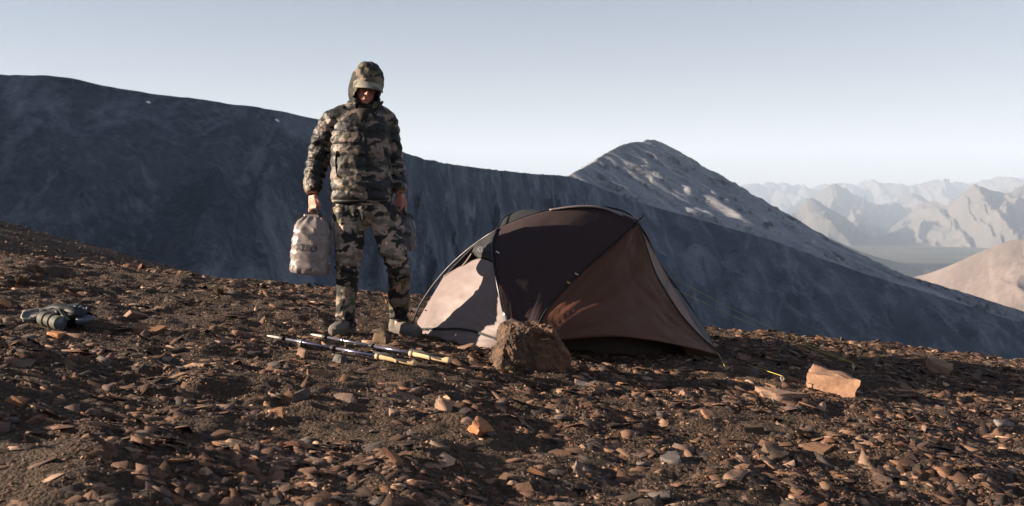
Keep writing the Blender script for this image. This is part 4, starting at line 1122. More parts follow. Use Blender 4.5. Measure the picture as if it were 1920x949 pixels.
def finger(mb, pts, r): mb.tube(catmull(pts, 10), np.linspace(r, r * 0.72, 10), 8); mb.add(*ball(catmull(pts, 10)[-1], r * 0.74, 6))
def make_body():
    mb = MB()
    # trunk and limbs, slimmer than the clothes over them
    mb.add(*loft_smooth([tuple(pp(680, 400, 0.02)) + (0.15, 0.10), tuple(pp(676, 330, 0.02)) + (0.14, 0.095), tuple(pp(676, 250, 0.02)) + (0.155, 0.10), tuple(pp(676, 212, 0.03)) + (0.14, 0.085), tuple(pp(682, 192, 0.03)) + (0.07, 0.07), tuple(pp(687, 172, 0.0)) + (0.06, 0.065)], 30))
    for (a, b, c) in ((SH_R, EL_R, WR_R), (SH_L, EL_L, WR_L)):
        mb.tube(catmull([a, b, c], 16), np.linspace(0.052, 0.029, 16), 12)
    for (a, b, c) in ((HIP_R, KN_R, AN_R), (HIP_L, KN_L, AN_L)):
        mb.tube(catmull([a, b, c], 20), np.interp(np.linspace(0, 1, 20), [0, .5, .7, 1], [0.075, 0.052, 0.05, 0.037]), 12)
        mb.add(*ball(c + Vector((0, -0.005, -0.03)), (0.03, 0.04, 0.04), 8))
    # head
    mb.add(*ball(hd(0, 0.012, 0.02), (0.073, 0.092, 0.098), 16, HEAD_M))
    mb.add(*ball(hd(0, -0.031, -0.052), (0.057, 0.055, 0.064), 14, HEAD_M))       # jaw and cheeks
    mb.add(*ball(hd(0, -0.062, -0.097), (0.027, 0.019, 0.017), 10, HEAD_M))       # chin
    for s in (-1, 1):
        mb.add(*ball(hd(s * 0.034, -0.066, -0.022), (0.022, 0.018, 0.017), 10, HEAD_M))   # cheek bones
        mb.add(*ball(hd(s * 0.031, -0.077, 0.018), (0.024, 0.012, 0.008), 8, HEAD_M))     # brow
        mb.add(*ball(hd(s * 0.074, 0.010, -0.012), (0.010, 0.022, 0.032), 8, HEAD_M))     # ears
        mb.add(*ball(hd(s * 0.013, -0.094, -0.034), (0.009, 0.012, 0.009), 8, HEAD_M))    # nostrils
        mb.add(*ball(hd(s * 0.031, -0.074, 0.002), (0.013, 0.010, 0.007), 8, HEAD_M))     # lids
    mb.tube([hd(0, -0.084, 0.012), hd(0, -0.098, -0.012), hd(0, -0.108, -0.032), hd(0, -0.090, -0.040)], [0.009, 0.010, 0.013, 0.010], 10)
    mb.add(*ball(hd(0, -0.088, -0.062), (0.023, 0.010, 0.006), 8, HEAD_M))
    mb.add(*ball(hd(0, -0.087, -0.074), (0.020, 0.011, 0.007), 8, HEAD_M))
    # hands: palm, four curled fingers and a thumb closing on the bag handle
    for (w, s, dirx) in ((WR_R, -1, 0.10), (WR_L, 1, -0.04)):
        d = Vector((dirx, -0.10, -1)).normalized()
        side = Vector((0.78, -0.62, 0.0)) if s < 0 else Vector((0.75, -0.55, 0))       # across the knuckles
        side = (side - d * side.dot(d)).normalized(); nrm = d.cross(side).normalized()
        if nrm.y > 0: nrm = -nrm                                       # back of the hand, towards the camera
        p0 = w + d * 0.015
        for k in np.linspace(-1, 1, 5):
            mb.tube([p0 + side * 0.018 * k, p0 + d * 0.04 + side * 0.026 * k, p0 + d * 0.078 + side * 0.032 * k], [0.017, 0.0165, 0.0125], 8)
        for i, (k, L) in enumerate(((-1.05, 0.85), (-0.36, 0.98), (0.34, 1.0), (1.0, 0.93))):
            a = p0 + d * 0.074 + side * 0.032 * k + nrm * 0.004
            b = a + (d * 0.036 + nrm * 0.012) * L
            c = b + (d * 0.012 - nrm * 0.026) * L
            e = c + (-d * 0.014 - nrm * 0.014) * L
            finger(mb, [a - d * 0.018, a, b, c, e], 0.0092)
        th0 = p0 + d * 0.022 + side * 0.024
        finger(mb, [th0, th0 + d * 0.022 + side * 0.022 - nrm * 0.004, th0 + d * 0.052 + side * 0.021 - nrm * 0.012, th0 + d * 0.076 + side * 0.006 - nrm * 0.016], 0.0108)
    o = fuse('person', mb, 0.0042, 0.5, SKIN, None, 2)
    o.location = P_O
    return tag(o, 'person in a hooded camouflage jacket walking with head bowed, a dry bag in each hand', 'person')
person = make_body()
bpy.context.view_layer.update()

# lips and brows as small skin-coloured pieces stay in the body; clothing follows
def make_jacket():
    mb = MB()
    T = [(678, 377, 0.01, 0.206, 0.150), (678, 365, 0.01, 0.212, 0.158), (677, 335, 0.01, 0.206, 0.155), (676, 300, 0.015, 0.198, 0.150), (677, 262, 0.02, 0.204, 0.152), (677, 236, 0.025, 0.200, 0.145),
         (677, 218, 0.03, 0.184, 0.125), (679, 204, 0.035, 0.142, 0.105), (683, 192, 0.035, 0.098, 0.088), (685, 185, 0.035, 0.075, 0.075)]
    mb.add(*loft_smooth([tuple(pp(a, b, c)) + (d, e) for (a, b, c, d, e) in T], 46, seg=36, power=2.4))
    aR = [SH_R + Vector((0.09, 0, 0.045)), SH_R, pp(609, 256, 0.025), EL_R, pp(589, 330, 0.01), WR_R + Vector((0, 0, 0.004))]
    aL = [SH_L + Vector((-0.09, 0, 0.045)), SH_L, pp(732, 256, 0.06), EL_L, pp(747, 330, 0.07), WR_L + Vector((0, 0, 0.006))]
    cR, cL = catmull(aR, 40), catmull(aL, 40)
    mb.tube(cR, np.interp(np.linspace(0, 1, 40), [0, .2, .45, .7, .95, 1], [0.070, 0.080, 0.080, 0.075, 0.060, 0.054]), 20)
    mb.tube(cL, np.interp(np.linspace(0, 1, 40), [0, .2, .45, .7, .95, 1], [0.068, 0.074, 0.066, 0.060, 0.050, 0.045]), 20)
    o = fuse('jacket', mb, 0.0075, 0.5, C_JACKET, person, 5)
    co, no = verts_of(o)
    sR, rR, LR = along(co, cR); sL, rL, LL = along(co, cL)
    zt = co[:, 2]
    hem_z = pp(677, 377)[2]
    x0 = pp(676, 300)[0]
    torso_d = np.abs(co[:, 0] - x0) / 0.205
    inR = (rR < 0.098) & (co[:, 0] < x0 - 0.15) & (sR > 0.10); inL = (rL < 0.092) & (co[:, 0] > x0 + 0.17) & (sL > 0.13)
    wob = 0.010 * fbm(co[:, 0] * 9, co[:, 2] * 9, 2, 5)
    def puff(s, step): return np.abs(np.sin(math.pi * s / step)) ** 0.55
    body = puff(zt - hem_z + wob + 0.012, 0.078)
    d = 0.0095 * body
    d = np.where(inR, 0.012 * puff(LR - sR + wob, 0.056), d); d = np.where(inL, 0.011 * puff(LL - sL + wob, 0.056), d)
    # creases: crumpled cells, stronger on the sleeves
    arm = inR | inL
    wr = fbm(co[:, 0] * 24 + co[:, 1] * 12, co[:, 2] * 20 + co[:, 1] * 17, 4, 9, 0.6) * np.where(arm, 0.0042, 0.0030)
    fold = (ridged(co[:, 0] * 7 + co[:, 2] * 4, co[:, 2] * 11 + co[:, 1] * 9, 3, 15) - 0.7) * np.where(arm, 0.005, 0.0028)
    low = np.clip((zt - hem_z) / 0.03, 0, 1)
    co = co + no * ((d - 0.008) * np.maximum(low, 0.3) + (wr + fold) * low)[:, None]
    put_verts(o, co)
    return o, cR, cL
jacket, armR, armL = make_jacket()
def make_jacket_trim():
    tree = bvh_of([jacket])
    def front(px, py, lift=0.004):
        a = at(px, py, P_D - 1.0); b = at(px, py, P_D + 1.0); h = tree.ray_cast(a, (b - a).normalized())
        return (h[0] if h[0] is not None else at(px, py, P_D)) - Vector((0, lift, 0)) - P_O
    zp = [(683, 222), (684, 240), (686, 262), (688, 285), (690, 310), (691, 335), (692, 358), (692, 374)]
    pts = catmull([front(a, b, 0.003) for (a, b) in zp], 40)
    z = MB().strip(pts, (1, 0.1, 0), 0.016, 0.006).build('zipper', C_BLACK, jacket)
    MB().box(pts[1] + np.array([0, -0.006, -0.006]), (0.008, 0.006, 0.022)).build('zip_pull', T_INK, z)
    pk = catmull([front(a, b, 0.002) for (a, b) in ((632, 283), (630, 300), (631, 318), (634, 332))], 14)
    MB().strip(pk, (1, 0.3, 0), 0.012, 0.005).build('pocket_zip', C_BLACK, jacket)
    pk = catmull([front(a, b, 0.002) for (a, b) in ((722, 280), (727, 297), (727, 316), (724, 330))], 14)
    MB().strip(pk, (1, 0.3, 0), 0.008, 0.004).build('pocket_zip', C_BLACK, jacket)
    # cuffs and hem band
    for c, r in ((armR, 0.050), (armL, 0.043)):
        d = c[-1] - c[-3]; d /= np.linalg.norm(d)
        MB().tube([c[-1] - d * 0.016, c[-1] - d * 0.006, c[-1] + d * 0.005], [r, r + 0.002, r - 0.004], 20).build('cuff', C_JACKET, jacket, True)
    hz = [tuple(pp(678, 373, 0.01)) + (0.206, 0.151), tuple(pp(678, 377, 0.01)) + (0.208, 0.152), tuple(pp(678, 380, 0.01)) + (0.203, 0.148)]
    MB().add(*loft(hz, 40, 2.4)).build('hem_band', C_JACKET, jacket, True)
    # stand-up collar, open at the front
    rows = []
    for t in np.linspace(0, 1, 9):
        row = []
        for a in np.linspace(math.radians(-76), math.radians(256), 44):
            open_ = 1 - 0.20 * max(0, -math.sin(a)) * (1 - t)
            cx, cy, cz = pp(685, 211 - 18 * t, 0.018)
            rx = 0.105 + 0.012 * t - 0.03 * math.sin(math.pi * t) * 0.4; ry = 0.098 + 0.004 * t
            dip = 0.085 * max(0, -math.sin(a)) ** 1.5
            row.append((cx + rx * math.cos(a), cy + ry * math.sin(a) * open_, cz - dip + 0.012 * math.cos(2 * a) * t))
        rows.append(row)
    c = link('collar', grid_mesh('collar', rows), C_JACKET, jacket, True)
    s = c.modifiers.new('t', 'SOLIDIFY'); s.thickness = 0.016; s.offset = 0
    # chest print
    V2, Fc = letters('KUIU', 0.026)
    print_on('chest_lettering', V2, Fc, tree, at(711, 213, P_D - 0.12), (1, 0.25, -0.06), (0.05, 0.2, 1), (0.15, 1, -0.1), C_LOGO, jacket, 0.003)
    # neck of the under layer
    MB().add(*loft([tuple(pp(684, 228, -0.015)) + (0.040, 0.105), tuple(pp(684, 214, -0.01)) + (0.062, 0.100), tuple(pp(685, 206, -0.005)) + (0.076, 0.080), tuple(pp(686, 199, 0.01)) + (0.070, 0.066)], 28)).build('under_layer', C_SHIRT, person, True)
make_jacket_trim()

def make_trousers():
    mb = MB()
    mb.add(*loft_smooth([tuple(pp(679, 362, 0.01)) + (0.175, 0.125), tuple(pp(680, 385, 0.01)) + (0.195, 0.135), tuple(pp(683, 405, 0.01)) + (0.195, 0.13), tuple(pp(684, 420, 0.01)) + (0.14, 0.10)], 16, seg=32))
    pxw = P_K / 2
    LR = [(650, 388, 0.0, 62, .115), (655, 420, -0.02, 66, .108), (654, 450, -0.045, 58, .098), (652, 480, -0.065, 49, .088), (650, 500, -0.07, 46, .082), (650, 525, -0.055, 41, .078), (649, 560, -0.055, 37, .072), (649, 590, -0.06, 35, .066), (648, 612, -0.065, 36, .068)]
    LL = [(716, 386, 0.03, 60, .112), (722, 420, 0.0, 64, .105), (732, 450, -0.04, 57, .096), (740, 475, -0.06, 52, .09), (745, 492, -0.05, 46, .082), (747, 520, 0.0, 41, .078), (748, 560, 0.06, 39, .072), (747, 585, 0.095, 37, .066), (746, 600, 0.11, 36, .064)]
    for L in (LR, LL):
        mb.add(*loft_smooth([tuple(pp(a, b, c)) + (w * pxw, e) for (a, b, c, w, e) in L], 44, seg=26, power=2.1))
    o = fuse('trousers', mb, 0.0065, 0.5, C_PANTS, person, 4)
    co, no = verts_of(o)
    z = co[:, 2]
    kz = pp(650, 492)[2]; az = pp(650, 600)[2]
    knee = np.exp(-((z - kz + 0.02) / 0.06) ** 2); ank = np.exp(-((z - az) / 0.06) ** 2)
    side = np.where(co[:, 0] < pp(690, 450)[0], 0, 5.5)
    band = np.sin((z + 0.22 * (co[:, 0] + 0.4 * co[:, 1]) + 0.02 * fbm(co[:, 0] * 8 + side, z * 6, 2, 3)) * 2 * math.pi / 0.055)
    d = 0.010 * knee * band + 0.008 * ank * np.sin((z - 0.35 * co[:, 0]) * 2 * math.pi / 0.05)
    d = d + 0.011 * (ridged(co[:, 0] * 6 + co[:, 1] * 3 + side, z * 3.2 + co[:, 0] * 3, 4, 7) - 0.75) + 0.005 * fbm(co[:, 0] * 20, z * 13 + co[:, 1] * 16, 3, 4)
    co = co + no * d[:, None]
    put_verts(o, co)
    o.data.materials.append(C_GAITER)
    nf_ = len(o.data.polygons); cen = np.empty(nf_ * 3); o.data.polygons.foreach_get('center', cen); cen = cen.reshape(-1, 3)
    cut = np.where(cen[:, 0] < pp(700, 500)[0], pp(650, 518)[2], pp(745, 502)[2]) + 0.01 * np.sin(cen[:, 0] * 40)
    o.data.polygons.foreach_set('material_index', (cen[:, 2] < cut).astype(np.int32)); o.data.update()
    return o
trousers = make_trousers()

def make_hood():
    rows = []; face = []
    nth, nph = 40, 64
    V = []; Fc = []
    for i in range(nth + 1):
        th = math.pi * 0.93 * i / nth
        for k in range(nph):
            a = 2 * math.pi * k / nph
            x, y, z = math.sin(th) * math.cos(a), math.sin(th) * math.sin(a), math.cos(th)
            r = 1 + 0.03 * math.sin(5 * a + 3 * th) * math.sin(th) + 0.055 * float(fbm(np.array([x * 3 + 5]), np.array([z * 3 + y * 2]), 3, 3)[0])
            X = 0.103 * r * x; Y = 0.119 * r * y + 0.008; Z = (0.142 if z > 0 else 0.165) * r * z + 0.006
            if z < -0.2: X *= 1 + 0.38 * (-0.2 - z); Y += 0.02 * (-0.2 - z)
            V.append(hd(X, Y, Z))
    def hole(x, y, z):      # opening of the hood around the face
        return y < -0.05 and (x / 0.66) ** 2 + ((z + 0.46) / 0.80) ** 2 < 1
    for i in range(nth):
        for k in range(nph):
            th = math.pi * 0.93 * (i + 0.5) / nth; a = 2 * math.pi * (k + 0.5) / nph
            if hole(math.sin(th) * math.cos(a), math.sin(th) * math.sin(a), math.cos(th)): continue
            Fc.append((i * nph + k, (i + 1) * nph + k, (i + 1) * nph + (k + 1) % nph, i * nph + (k + 1) % nph))
    me = mesh_from('hood', V, Fc)
    o = link('hood', me, C_HOOD, person, True)
    s = o.modifiers.new('t', 'SOLIDIFY'); s.thickness = 0.007; s.offset = 1
    ss = o.modifiers.new('ss', 'SUBSURF'); ss.levels = ss.render_levels = 1
    # skirt of the hood running down into the collar
    sk = []
    for t in np.linspace(0, 1, 8):
        row = []
        for a in np.linspace(math.radians(-58), math.radians(238), 40):
            p = hd(0.100 * math.cos(a), 0.100 * math.sin(a) + 0.015, -0.085)
            q = pp(686, 204, 0.02) + Vector((0.088 * math.cos(a), 0.080 * math.sin(a), 0.02 * math.sin(a)))
            row.append(p.lerp(q, t) + Vector((0.004 * math.sin(9 * a), 0.004 * math.cos(7 * a), 0)))
        sk.append(row)
    k = link('hood_neck', grid_mesh('hood_neck', [[tuple(p) for p in r] for r in sk]), C_HOOD, o, True)
    s = k.modifiers.new('t', 'SOLIDIFY'); s.thickness = 0.008
    # peaked cap under the hood: only brim and front show
    br = []
    for t in np.linspace(0, 1, 12):
        row = []
        for u in np.linspace(-1, 1, 26):
            a = u * math.radians(66)
            x = 0.090 * math.sin(a) * (1 + 0.06 * t) / math.sin(math.radians(66)); y = -0.092 * math.cos(a) - 0.098 * t * math.cos(u * 1.2) ** 0.6
            zz = 0.052 - 0.024 * u * u - 0.034 * t * (0.7 + 0.5 * u * u)
            row.append(tuple(hd(x, y, zz)))
        br.append(row)
    cap = link('cap', grid_mesh('cap', br), C_BRIM, person, True)
    s = cap.modifiers.new('t', 'SOLIDIFY'); s.thickness = 0.006
    MB().add(*ball(hd(0, 0.0, 0.042), (0.092, 0.108, 0.078), 14, HEAD_M)).build('cap_crown', C_BRIM, cap, True)
make_hood()

def make_boot(ankle, px, py, yaw, name='boot'):
    g = on_ground(px, py)
    zo = g.z
    base = Vector((ankle.x + P_O.x, ankle.y + P_O.y, 0)); base.z = gz(base.x, base.y)
    rt = Euler((0, 0, yaw)).to_matrix()
    root_loc = base - P_O
    def W(x, y, z): return root_loc + rt @ Vector((x, y, z))
    # upper: sections from heel to toe (toe along -y)
    mb = MB()
    secs = [(0.085, 0.034, 0.095, 0.050), (0.06, 0.042, 0.125, 0.064), (0.02, 0.045, 0.140, 0.070), (-0.03, 0.046, 0.120, 0.062), (-0.08, 0.050, 0.090, 0.052), (-0.13, 0.053, 0.074, 0.044), (-0.17, 0.047, 0.066, 0.040), (-0.20, 0.032, 0.052, 0.034)]
    R = catmull_rows([(0, y, zc_ * 0.5 + 0.02, rx, h * 0.5) for (y, rx, h, zc_) in secs], 24)
    V = []; seg = 18
    for (cx, y, cz, rx, rz) in R:
        for k in range(seg):
            a = 2 * math.pi * k / seg; c, s = math.cos(a), math.sin(a)
            V.append(W(cx + rx * math.copysign(abs(c) ** 0.8, c), y, cz + rz * s))
    Fc = [(i * seg + k, i * seg + (k + 1) % seg, (i + 1) * seg + (k + 1) % seg, (i + 1) * seg + k) for i in range(len(R) - 1) for k in range(seg)]
    Fc += [tuple(range(seg))[::-1], tuple((len(R) - 1) * seg + k for k in range(seg))]
    mb.add(V, Fc)
    mb.tube([W(0, 0.035, 0.05), W(0, 0.03, 0.11), W(0, 0.03, 0.165)], [0.052, 0.05, 0.053], 16)
    o = fuse(name, mb, 0.006, 0.5, C_BOOT, person, 3)
    # sole with lugs
    ol = [(0.09, 0.0), (0.08, 0.032), (0.04, 0.044), (-0.02, 0.043), (-0.09, 0.052), (-0.15, 0.052), (-0.19, 0.038), (-0.212, 0.0)]
    pts = [(x, y) for (y, x) in ol] + [(-x, y) for (y, x) in ol[1:-1][::-1]]
    pts = [tuple(p[:2]) for p in catmull([(x, y, 0) for (x, y) in pts + [pts[0]]], 37)[:-1]]
    nn = len(pts); V = []
    for (z, k) in ((-0.012, 0.97), (0.0, 1.0), (0.028, 1.0), (0.034, 0.95)):
        for (x, y) in pts: V.append(W(x * k, (y + 0.06) * k - 0.06, z + (0.016 if y < -0.17 else 0)))
    Fc = [(i * nn + k, i * nn + (k + 1) % nn, (i + 1) * nn + (k + 1) % nn, (i + 1) * nn + k) for i in range(3) for k in range(nn)] + [tuple(range(nn))[::-1], tuple(3 * nn + k for k in range(nn))]
    MB().add(V, Fc).build('sole', C_SOLE, o)
    lc = MB()
    for i in range(5):
        y = -0.02 - 0.024 * i; h = np.interp(y, [-0.14, -0.02], [0.079, 0.128])
        lc.tube(catmull([W(-0.028, y, h - 0.012), W(0, y - 0.012 * (1 if i % 2 else -1), h + 0.006), W(0.028, y, h - 0.012)], 7), 0.0032, 6)
    lc.build('laces', C_BLACK, o, True)
    MB().strip(catmull([W(0.052, 0.0, 0.10), W(0.054, -0.03, 0.06), W(0.052, -0.02, 0.02)], 8), (0, 1, 0), 0.012, 0.003).build('side_strap', C_BLACK, o)
    return o
make_boot(AN_R + Vector((0, 0.0, 0)), 645, 632, math.radians(-16))
make_boot(AN_L + Vector((0.01, 0.0, 0)), 755, 632, math.radians(47))

# ------------------------------------------------------------------ dry bags
def bag_mat(name, a, b):
    m = NT(name)
    v = m.coord('Object')
    n = m.noise(v, 6, 5, 0.6, 0.5); n2 = m.noise(m.coord('Object', (14, 14, 5)), 1.0, 5, 0.65, 1.2)
    c = m.ramp(n.outputs[0], [(0.35, a), (0.65, b)])
    m.set(base_color=c, roughness=0.38)
    m.bump(n2.outputs[0], 0.14, 0.010)
    t = m.node('ShaderNodeBsdfTranslucent', {'Color': c}); ms = m.node('ShaderNodeMixShader', {'Fac': 0.15})
    m.l.new(m.b.outputs[0], ms.inputs[1]); m.l.new(t.outputs[0], ms.inputs[2]); m.l.new(ms.outputs[0], m.out.inputs['Surface'])
    return m.mat
B_GREY = bag_mat('bag_grey_nylon', (0.200, 0.170, 0.165), (0.255, 0.218, 0.210))
B_BLUE = bag_mat('bag_slate_nylon', (0.090, 0.100, 0.110), (0.130, 0.140, 0.150))
B_PRINT = plain('bag_dark_print', (0.045, 0.040, 0.040), 0.6)
B_FADED = plain('bag_faded_print', (0.115, 0.095, 0.090), 0.6)
B_BASE = fabric('bag_brown_base', (0.120, 0.062, 0.045), 0.6)
B_STRAP = fabric('bag_strap_webbing', (0.060, 0.055, 0.055), 0.7)
EMBLEM = [(-0.40, 0.42), (-0.50, 0.30), (-0.46, 0.10), (-0.34, 0.0), (-0.22, 0.03), (-0.30, 0.14), (-0.32, 0.28), (-0.24, 0.36), (-0.10, 0.28), (-0.12, 0.05), (-0.15, -0.25), (-0.06, -0.48),
          (0.06, -0.48), (0.15, -0.25), (0.12, 0.05), (0.10, 0.28), (0.24, 0.36), (0.32, 0.28), (0.30, 0.14), (0.22, 0.03), (0.34, 0.0), (0.46, 0.10), (0.50, 0.30), (0.40, 0.42), (0.16, 0.50), (-0.16, 0.50)]
def make_bag(label, hand, top, bottom, yaw, width, depth, mat, seed, text_off, emblem=True, tilt=0.0):
    """roll-top dry bag hanging from a hand; top/bottom are (px, py, dy) of its axis."""
    A = pp(*top) + P_O; Bv = pp(*bottom) + P_O; H = hand + P_O
    bag = empty('dry_bag', Bv)
    ax = (A - Bv); L = ax.length; up = ax.normalized()
    ex = Euler((0, 0, yaw)).to_matrix() @ Vector((1, 0, 0)); ex = (ex - up * ex.dot(up)).normalized(); ey = up.cross(ex)
    prof = [(0.0, 0.80, 0.74), (0.015, 0.93, 0.9), (0.06, 1.0, 1.0), (0.3, 0.99, 1.0), (0.55, 0.97, 0.98), (0.75, 0.95, 0.88), (0.87, 0.86, 0.62), (0.95, 0.66, 0.34), (1.0, 0.50, 0.16)]
    t = np.linspace(0, 1, 70); wx = np.interp(t, [p[0] for p in prof], [p[1] for p in prof]); wy = np.interp(t, [p[0] for p in prof], [p[2] for p in prof])
    k = np.ones(5) / 5; wx[3:-3] = np.convolve(wx, k, 'same')[3:-3]; wy[3:-3] = np.convolve(wy, k, 'same')[3:-3]
    seg = 64; rows = []
    for i, tt in enumerate(t):
        a = np.arange(seg) * 2 * math.pi / seg; c, s = np.cos(a), np.sin(a)
        x = width / 2 * wx[i] * np.sign(c) * np.abs(c) ** 0.82; y = depth / 2 * wy[i] * np.sign(s) * np.abs(s) ** 0.82
        gather = np.clip((tt - 0.72) / 0.28, 0, 1)
        rr_ = 0.006 * fbm(np.full(seg, tt * 7) + c * 1.2, s * 2.5 + c, 4, seed) + 0.010 * gather * np.sin(a * 11 + seed) * 0.6 + 0.004 * (ridged(c * 1.5 + tt * 3, s * 1.5 + tt * 4, 3, seed + 3) - 0.7)
        rr_ = rr_ + 0.009 * np.clip(1 - tt / 0.16, 0, 1) * np.sin(a * 15 + 2 * seed)
        rr_ = rr_ * np.clip(tt * 14, 0, 1)
        x = x + rr_ * c; y = y + rr_ * s
        rows.append(np.outer(x, ex) + np.outer(y, ey) + np.array(up) * (tt * L) )
    body = link('bag_body', grid_mesh('bag_body', rows, True), mat, bag, True)
    bm = bmesh.new(); bm.from_mesh(body.data)
    bmesh.ops.holes_fill(bm, edges=[e for e in bm.edges if e.is_boundary], sides=0)
    bm.to_mesh(body.data); bm.free()
    body.data.polygons.foreach_set('use_smooth', np.ones(len(body.data.polygons), bool))
    # base patch
    b = [r * 1.0 for r in rows[:4]]
    # rolled top, side straps to the grip, buckle
    rl = MB().tube(catmull([Vector(np.array(up) * (L * 1.0)) + Vector(ex) * (width * 0.24) * q for q in (-1, -0.3, 0.3, 1)], 14), 0.016, 10)
    rl.build('rolled_top', mat, bag, True)
    grip = H - Bv
    for s in (-1, 1):
        lo = Vector(up) * (L * 0.80) + Vector(ex) * (s * width * 0.475); mid = Vector(up) * (L * 1.02) + Vector(ex) * (s * width * 0.30)
        path = catmull([lo, (lo + mid) / 2 + Vector(ex) * s * 0.006, mid, grip + Vector(ex) * s * 0.030 + Vector((0, 0, -0.022)), grip + Vector(ex) * s * 0.012], 22)
        MB().strip(path, tuple(ey), 0.026, 0.004).build('handle_strap', B_STRAP, bag)
    MB().tube(catmull([grip + Vector(ex) * q * 0.035 + Vector((0, 0, -0.012 * abs(q))) for q in (-1, 0, 1)], 10), 0.009, 8).build('handle_grip', B_STRAP, bag, True)
    bk = grip + Vector(ex) * 0.034 + Vector((0, -0.012, -0.035))
    MB().box(bk, (0.022, 0.012, 0.042), Euler((0, -0.45, 0))).build('buckle', C_BLACK, bag, bevel=0.003)
    bpy.context.view_layer.update()
    tree = bvh_of([body])
    o = Bv + Vector(up) * (L * text_off[1]) + Vector(ex) * text_off[0]
    look = -Vector(ey) if ey.y < 0 else Vector(ey)
    look = Vector((ey.x, ey.y, ey.z)); look = look if look.y > 0 else -look
    V2, Fc = letters('KUIU', text_off[2], 0.03)
    print_on('lettering', V2, Fc, tree, o, ex, up, look, B_PRINT, bag, 0.0015)
    if emblem:
        n = len(EMBLEM); S = text_off[2] * 1.55
        bm = bmesh.new(); vs = [bm.verts.new((x * S, y * S, 0)) for (x, y) in EMBLEM]; bm.faces.new(vs)
        bmesh.ops.triangulate(bm, faces=bm.faces)
        for _ in range(2): bmesh.ops.subdivide_edges(bm, edges=[e for e in bm.edges if e.calc_length() > 0.012], cuts=1); bmesh.ops.triangulate(bm, faces=bm.faces)
        bm.verts.index_update(); V2 = [(v.co.x, v.co.y) for v in bm.verts]; Fc = [tuple(v.index for v in f.verts) for f in bm.faces]; bm.free()
        print_on('emblem', V2, Fc, tree, o + Vector(up) * text_off[2] * 1.5, ex, up, look, B_FADED, bag, 0.0015)
    return tag(bag, label, 'dry bag', 'dry bags carried by the person')
GRIP_R = WR_R + Vector((0.025, -0.045, -0.108)); GRIP_L = WR_L + Vector((0.0, -0.035, -0.105))
make_bag('pale grey roll-top dry bag hanging from the hand on the left, sunlit side', GRIP_R, (588, 406, -0.085), (580, 514, -0.085), math.radians(-6), 0.262, 0.20, B_GREY, 3, (-0.005, 0.46, 0.062))
make_bag('slate blue dry bag with brown base half hidden behind the right-hand leg', GRIP_L, (752, 402, 0.07), (755, 468, 0.14), math.radians(10), 0.19, 0.15, B_BLUE, 8, (0.0, 0.5, 0.05), emblem=False)
# ------------------------------------------------------------------ trekking poles
K_SHAFT = plain('pole_blue_alloy', (0.30, 0.30, 0.42), 0.22, 0.85)
K_DARK = plain('pole_dark_carbon', (0.03, 0.032, 0.04), 0.35, 0.3)
K_CORK = plain('pole_cork_grip', (0.52, 0.36, 0.20), 0.8, grain=0.5, gscale=300)
K_CORK2 = plain('pole_cork_collar', (0.30, 0.24, 0.15), 0.8)
K_TIP = plain('pole_pale_tip', (0.55, 0.50, 0.44), 0.5)
K_STRAP = fabric('pole_strap', (0.012, 0.012, 0.013), 0.7)
def make_pole(tip_px, end_px, label, grip_frac, lift0, lift1, strap_side):
    a = on_ground(*tip_px) + Vector((0, 0, lift0)); b = on_ground(*end_px) + Vector((0, 0, lift1))
    root = empty('trekking_pole', (a.x, a.y, a.z - lift0))
    d = b - a; L = d.length; u = d.normalized(); O = Vector((0, 0, lift0))
    P = lambda t, off=(0, 0, 0): O + u * (L * t) + Vector(off)
    MB().tube([P(0), P(0.02), P(0.10), P(0.105)], [0.002, 0.006, 0.0085, 0.006], 10).build('tip', K_TIP, root, True)
    MB().tube([P(0.095), P(0.125)], 0.013, 12).build('basket_collar', C_BLACK, root, True)
    MB().tube([P(0.12), P(0.46)], 0.0072, 12).build('lower_shaft', K_SHAFT, root, True)
    lk = MB().tube([P(0.445), P(0.475)], 0.0125, 12).build('lock_collar', C_BLACK, root, True)
    MB().box(P(0.46, (0, 0, 0.012)), (0.03, 0.012, 0.010), Euler((0, -u.z, math.atan2(u.y, u.x)))).build('lock_lever', C_BLACK, lk, bevel=0.002)
    lk = MB().tube([P(0.235), P(0.25)], 0.010, 12).build('lock_collar', T_SILVER, root, True)
    MB().tube([P(0.47), P(grip_frac)], 0.0085, 12).build('upper_shaft', K_SHAFT, root, True)
    g = grip_frac
    MB().tube([P(g), P(g + 0.02), P(g + 0.06), P(g + 0.10), P(g + 0.14), P(0.985), P(1.0)], [0.013, 0.0165, 0.015, 0.0165, 0.0145, 0.019, 0.012], 14).build('grip', K_CORK, root, True)
    MB().tube([P(g - 0.012), P(g + 0.014)], 0.0172, 14).build('grip_collar', K_CORK2, root, True)
    MB().tube([P(g + 0.115), P(g + 0.135)], 0.0172, 14).build('grip_collar', K_CORK2, root, True)
    v = Vector((u.y, -u.x, 0)).normalized() * strap_side
    loop = catmull([P(0.97, (0, 0, 0.018)), P(0.90) + v * 0.05 + Vector((0, 0, 0.028)), P(0.80) + v * 0.06 + Vector((0, 0, 0.034)), P(0.74) + v * 0.02 + Vector((0, 0, 0.024)), P(0.78) - v * 0.01 + Vector((0, 0, 0.022)), P(0.90) + v * 0.022 + Vector((0, 0, 0.006)), P(0.975) + v * 0.01], 40)
    MB().strip(loop, (0.3, 0.3, 1), 0.010, 0.003).build('wrist_strap', K_STRAP, root)
    tag(root, label, 'trekking pole', 'trekking poles laid on the ground')
make_pole((501, 647), (781, 694), 'nearer trekking pole with looped black strap, its tip resting among stones', 0.755, 0.045, 0.035, 1)
make_pole((583, 638), (846, 690), 'farther trekking pole with cork grip nearest the boulder', 0.74, 0.035, 0.035, 1)

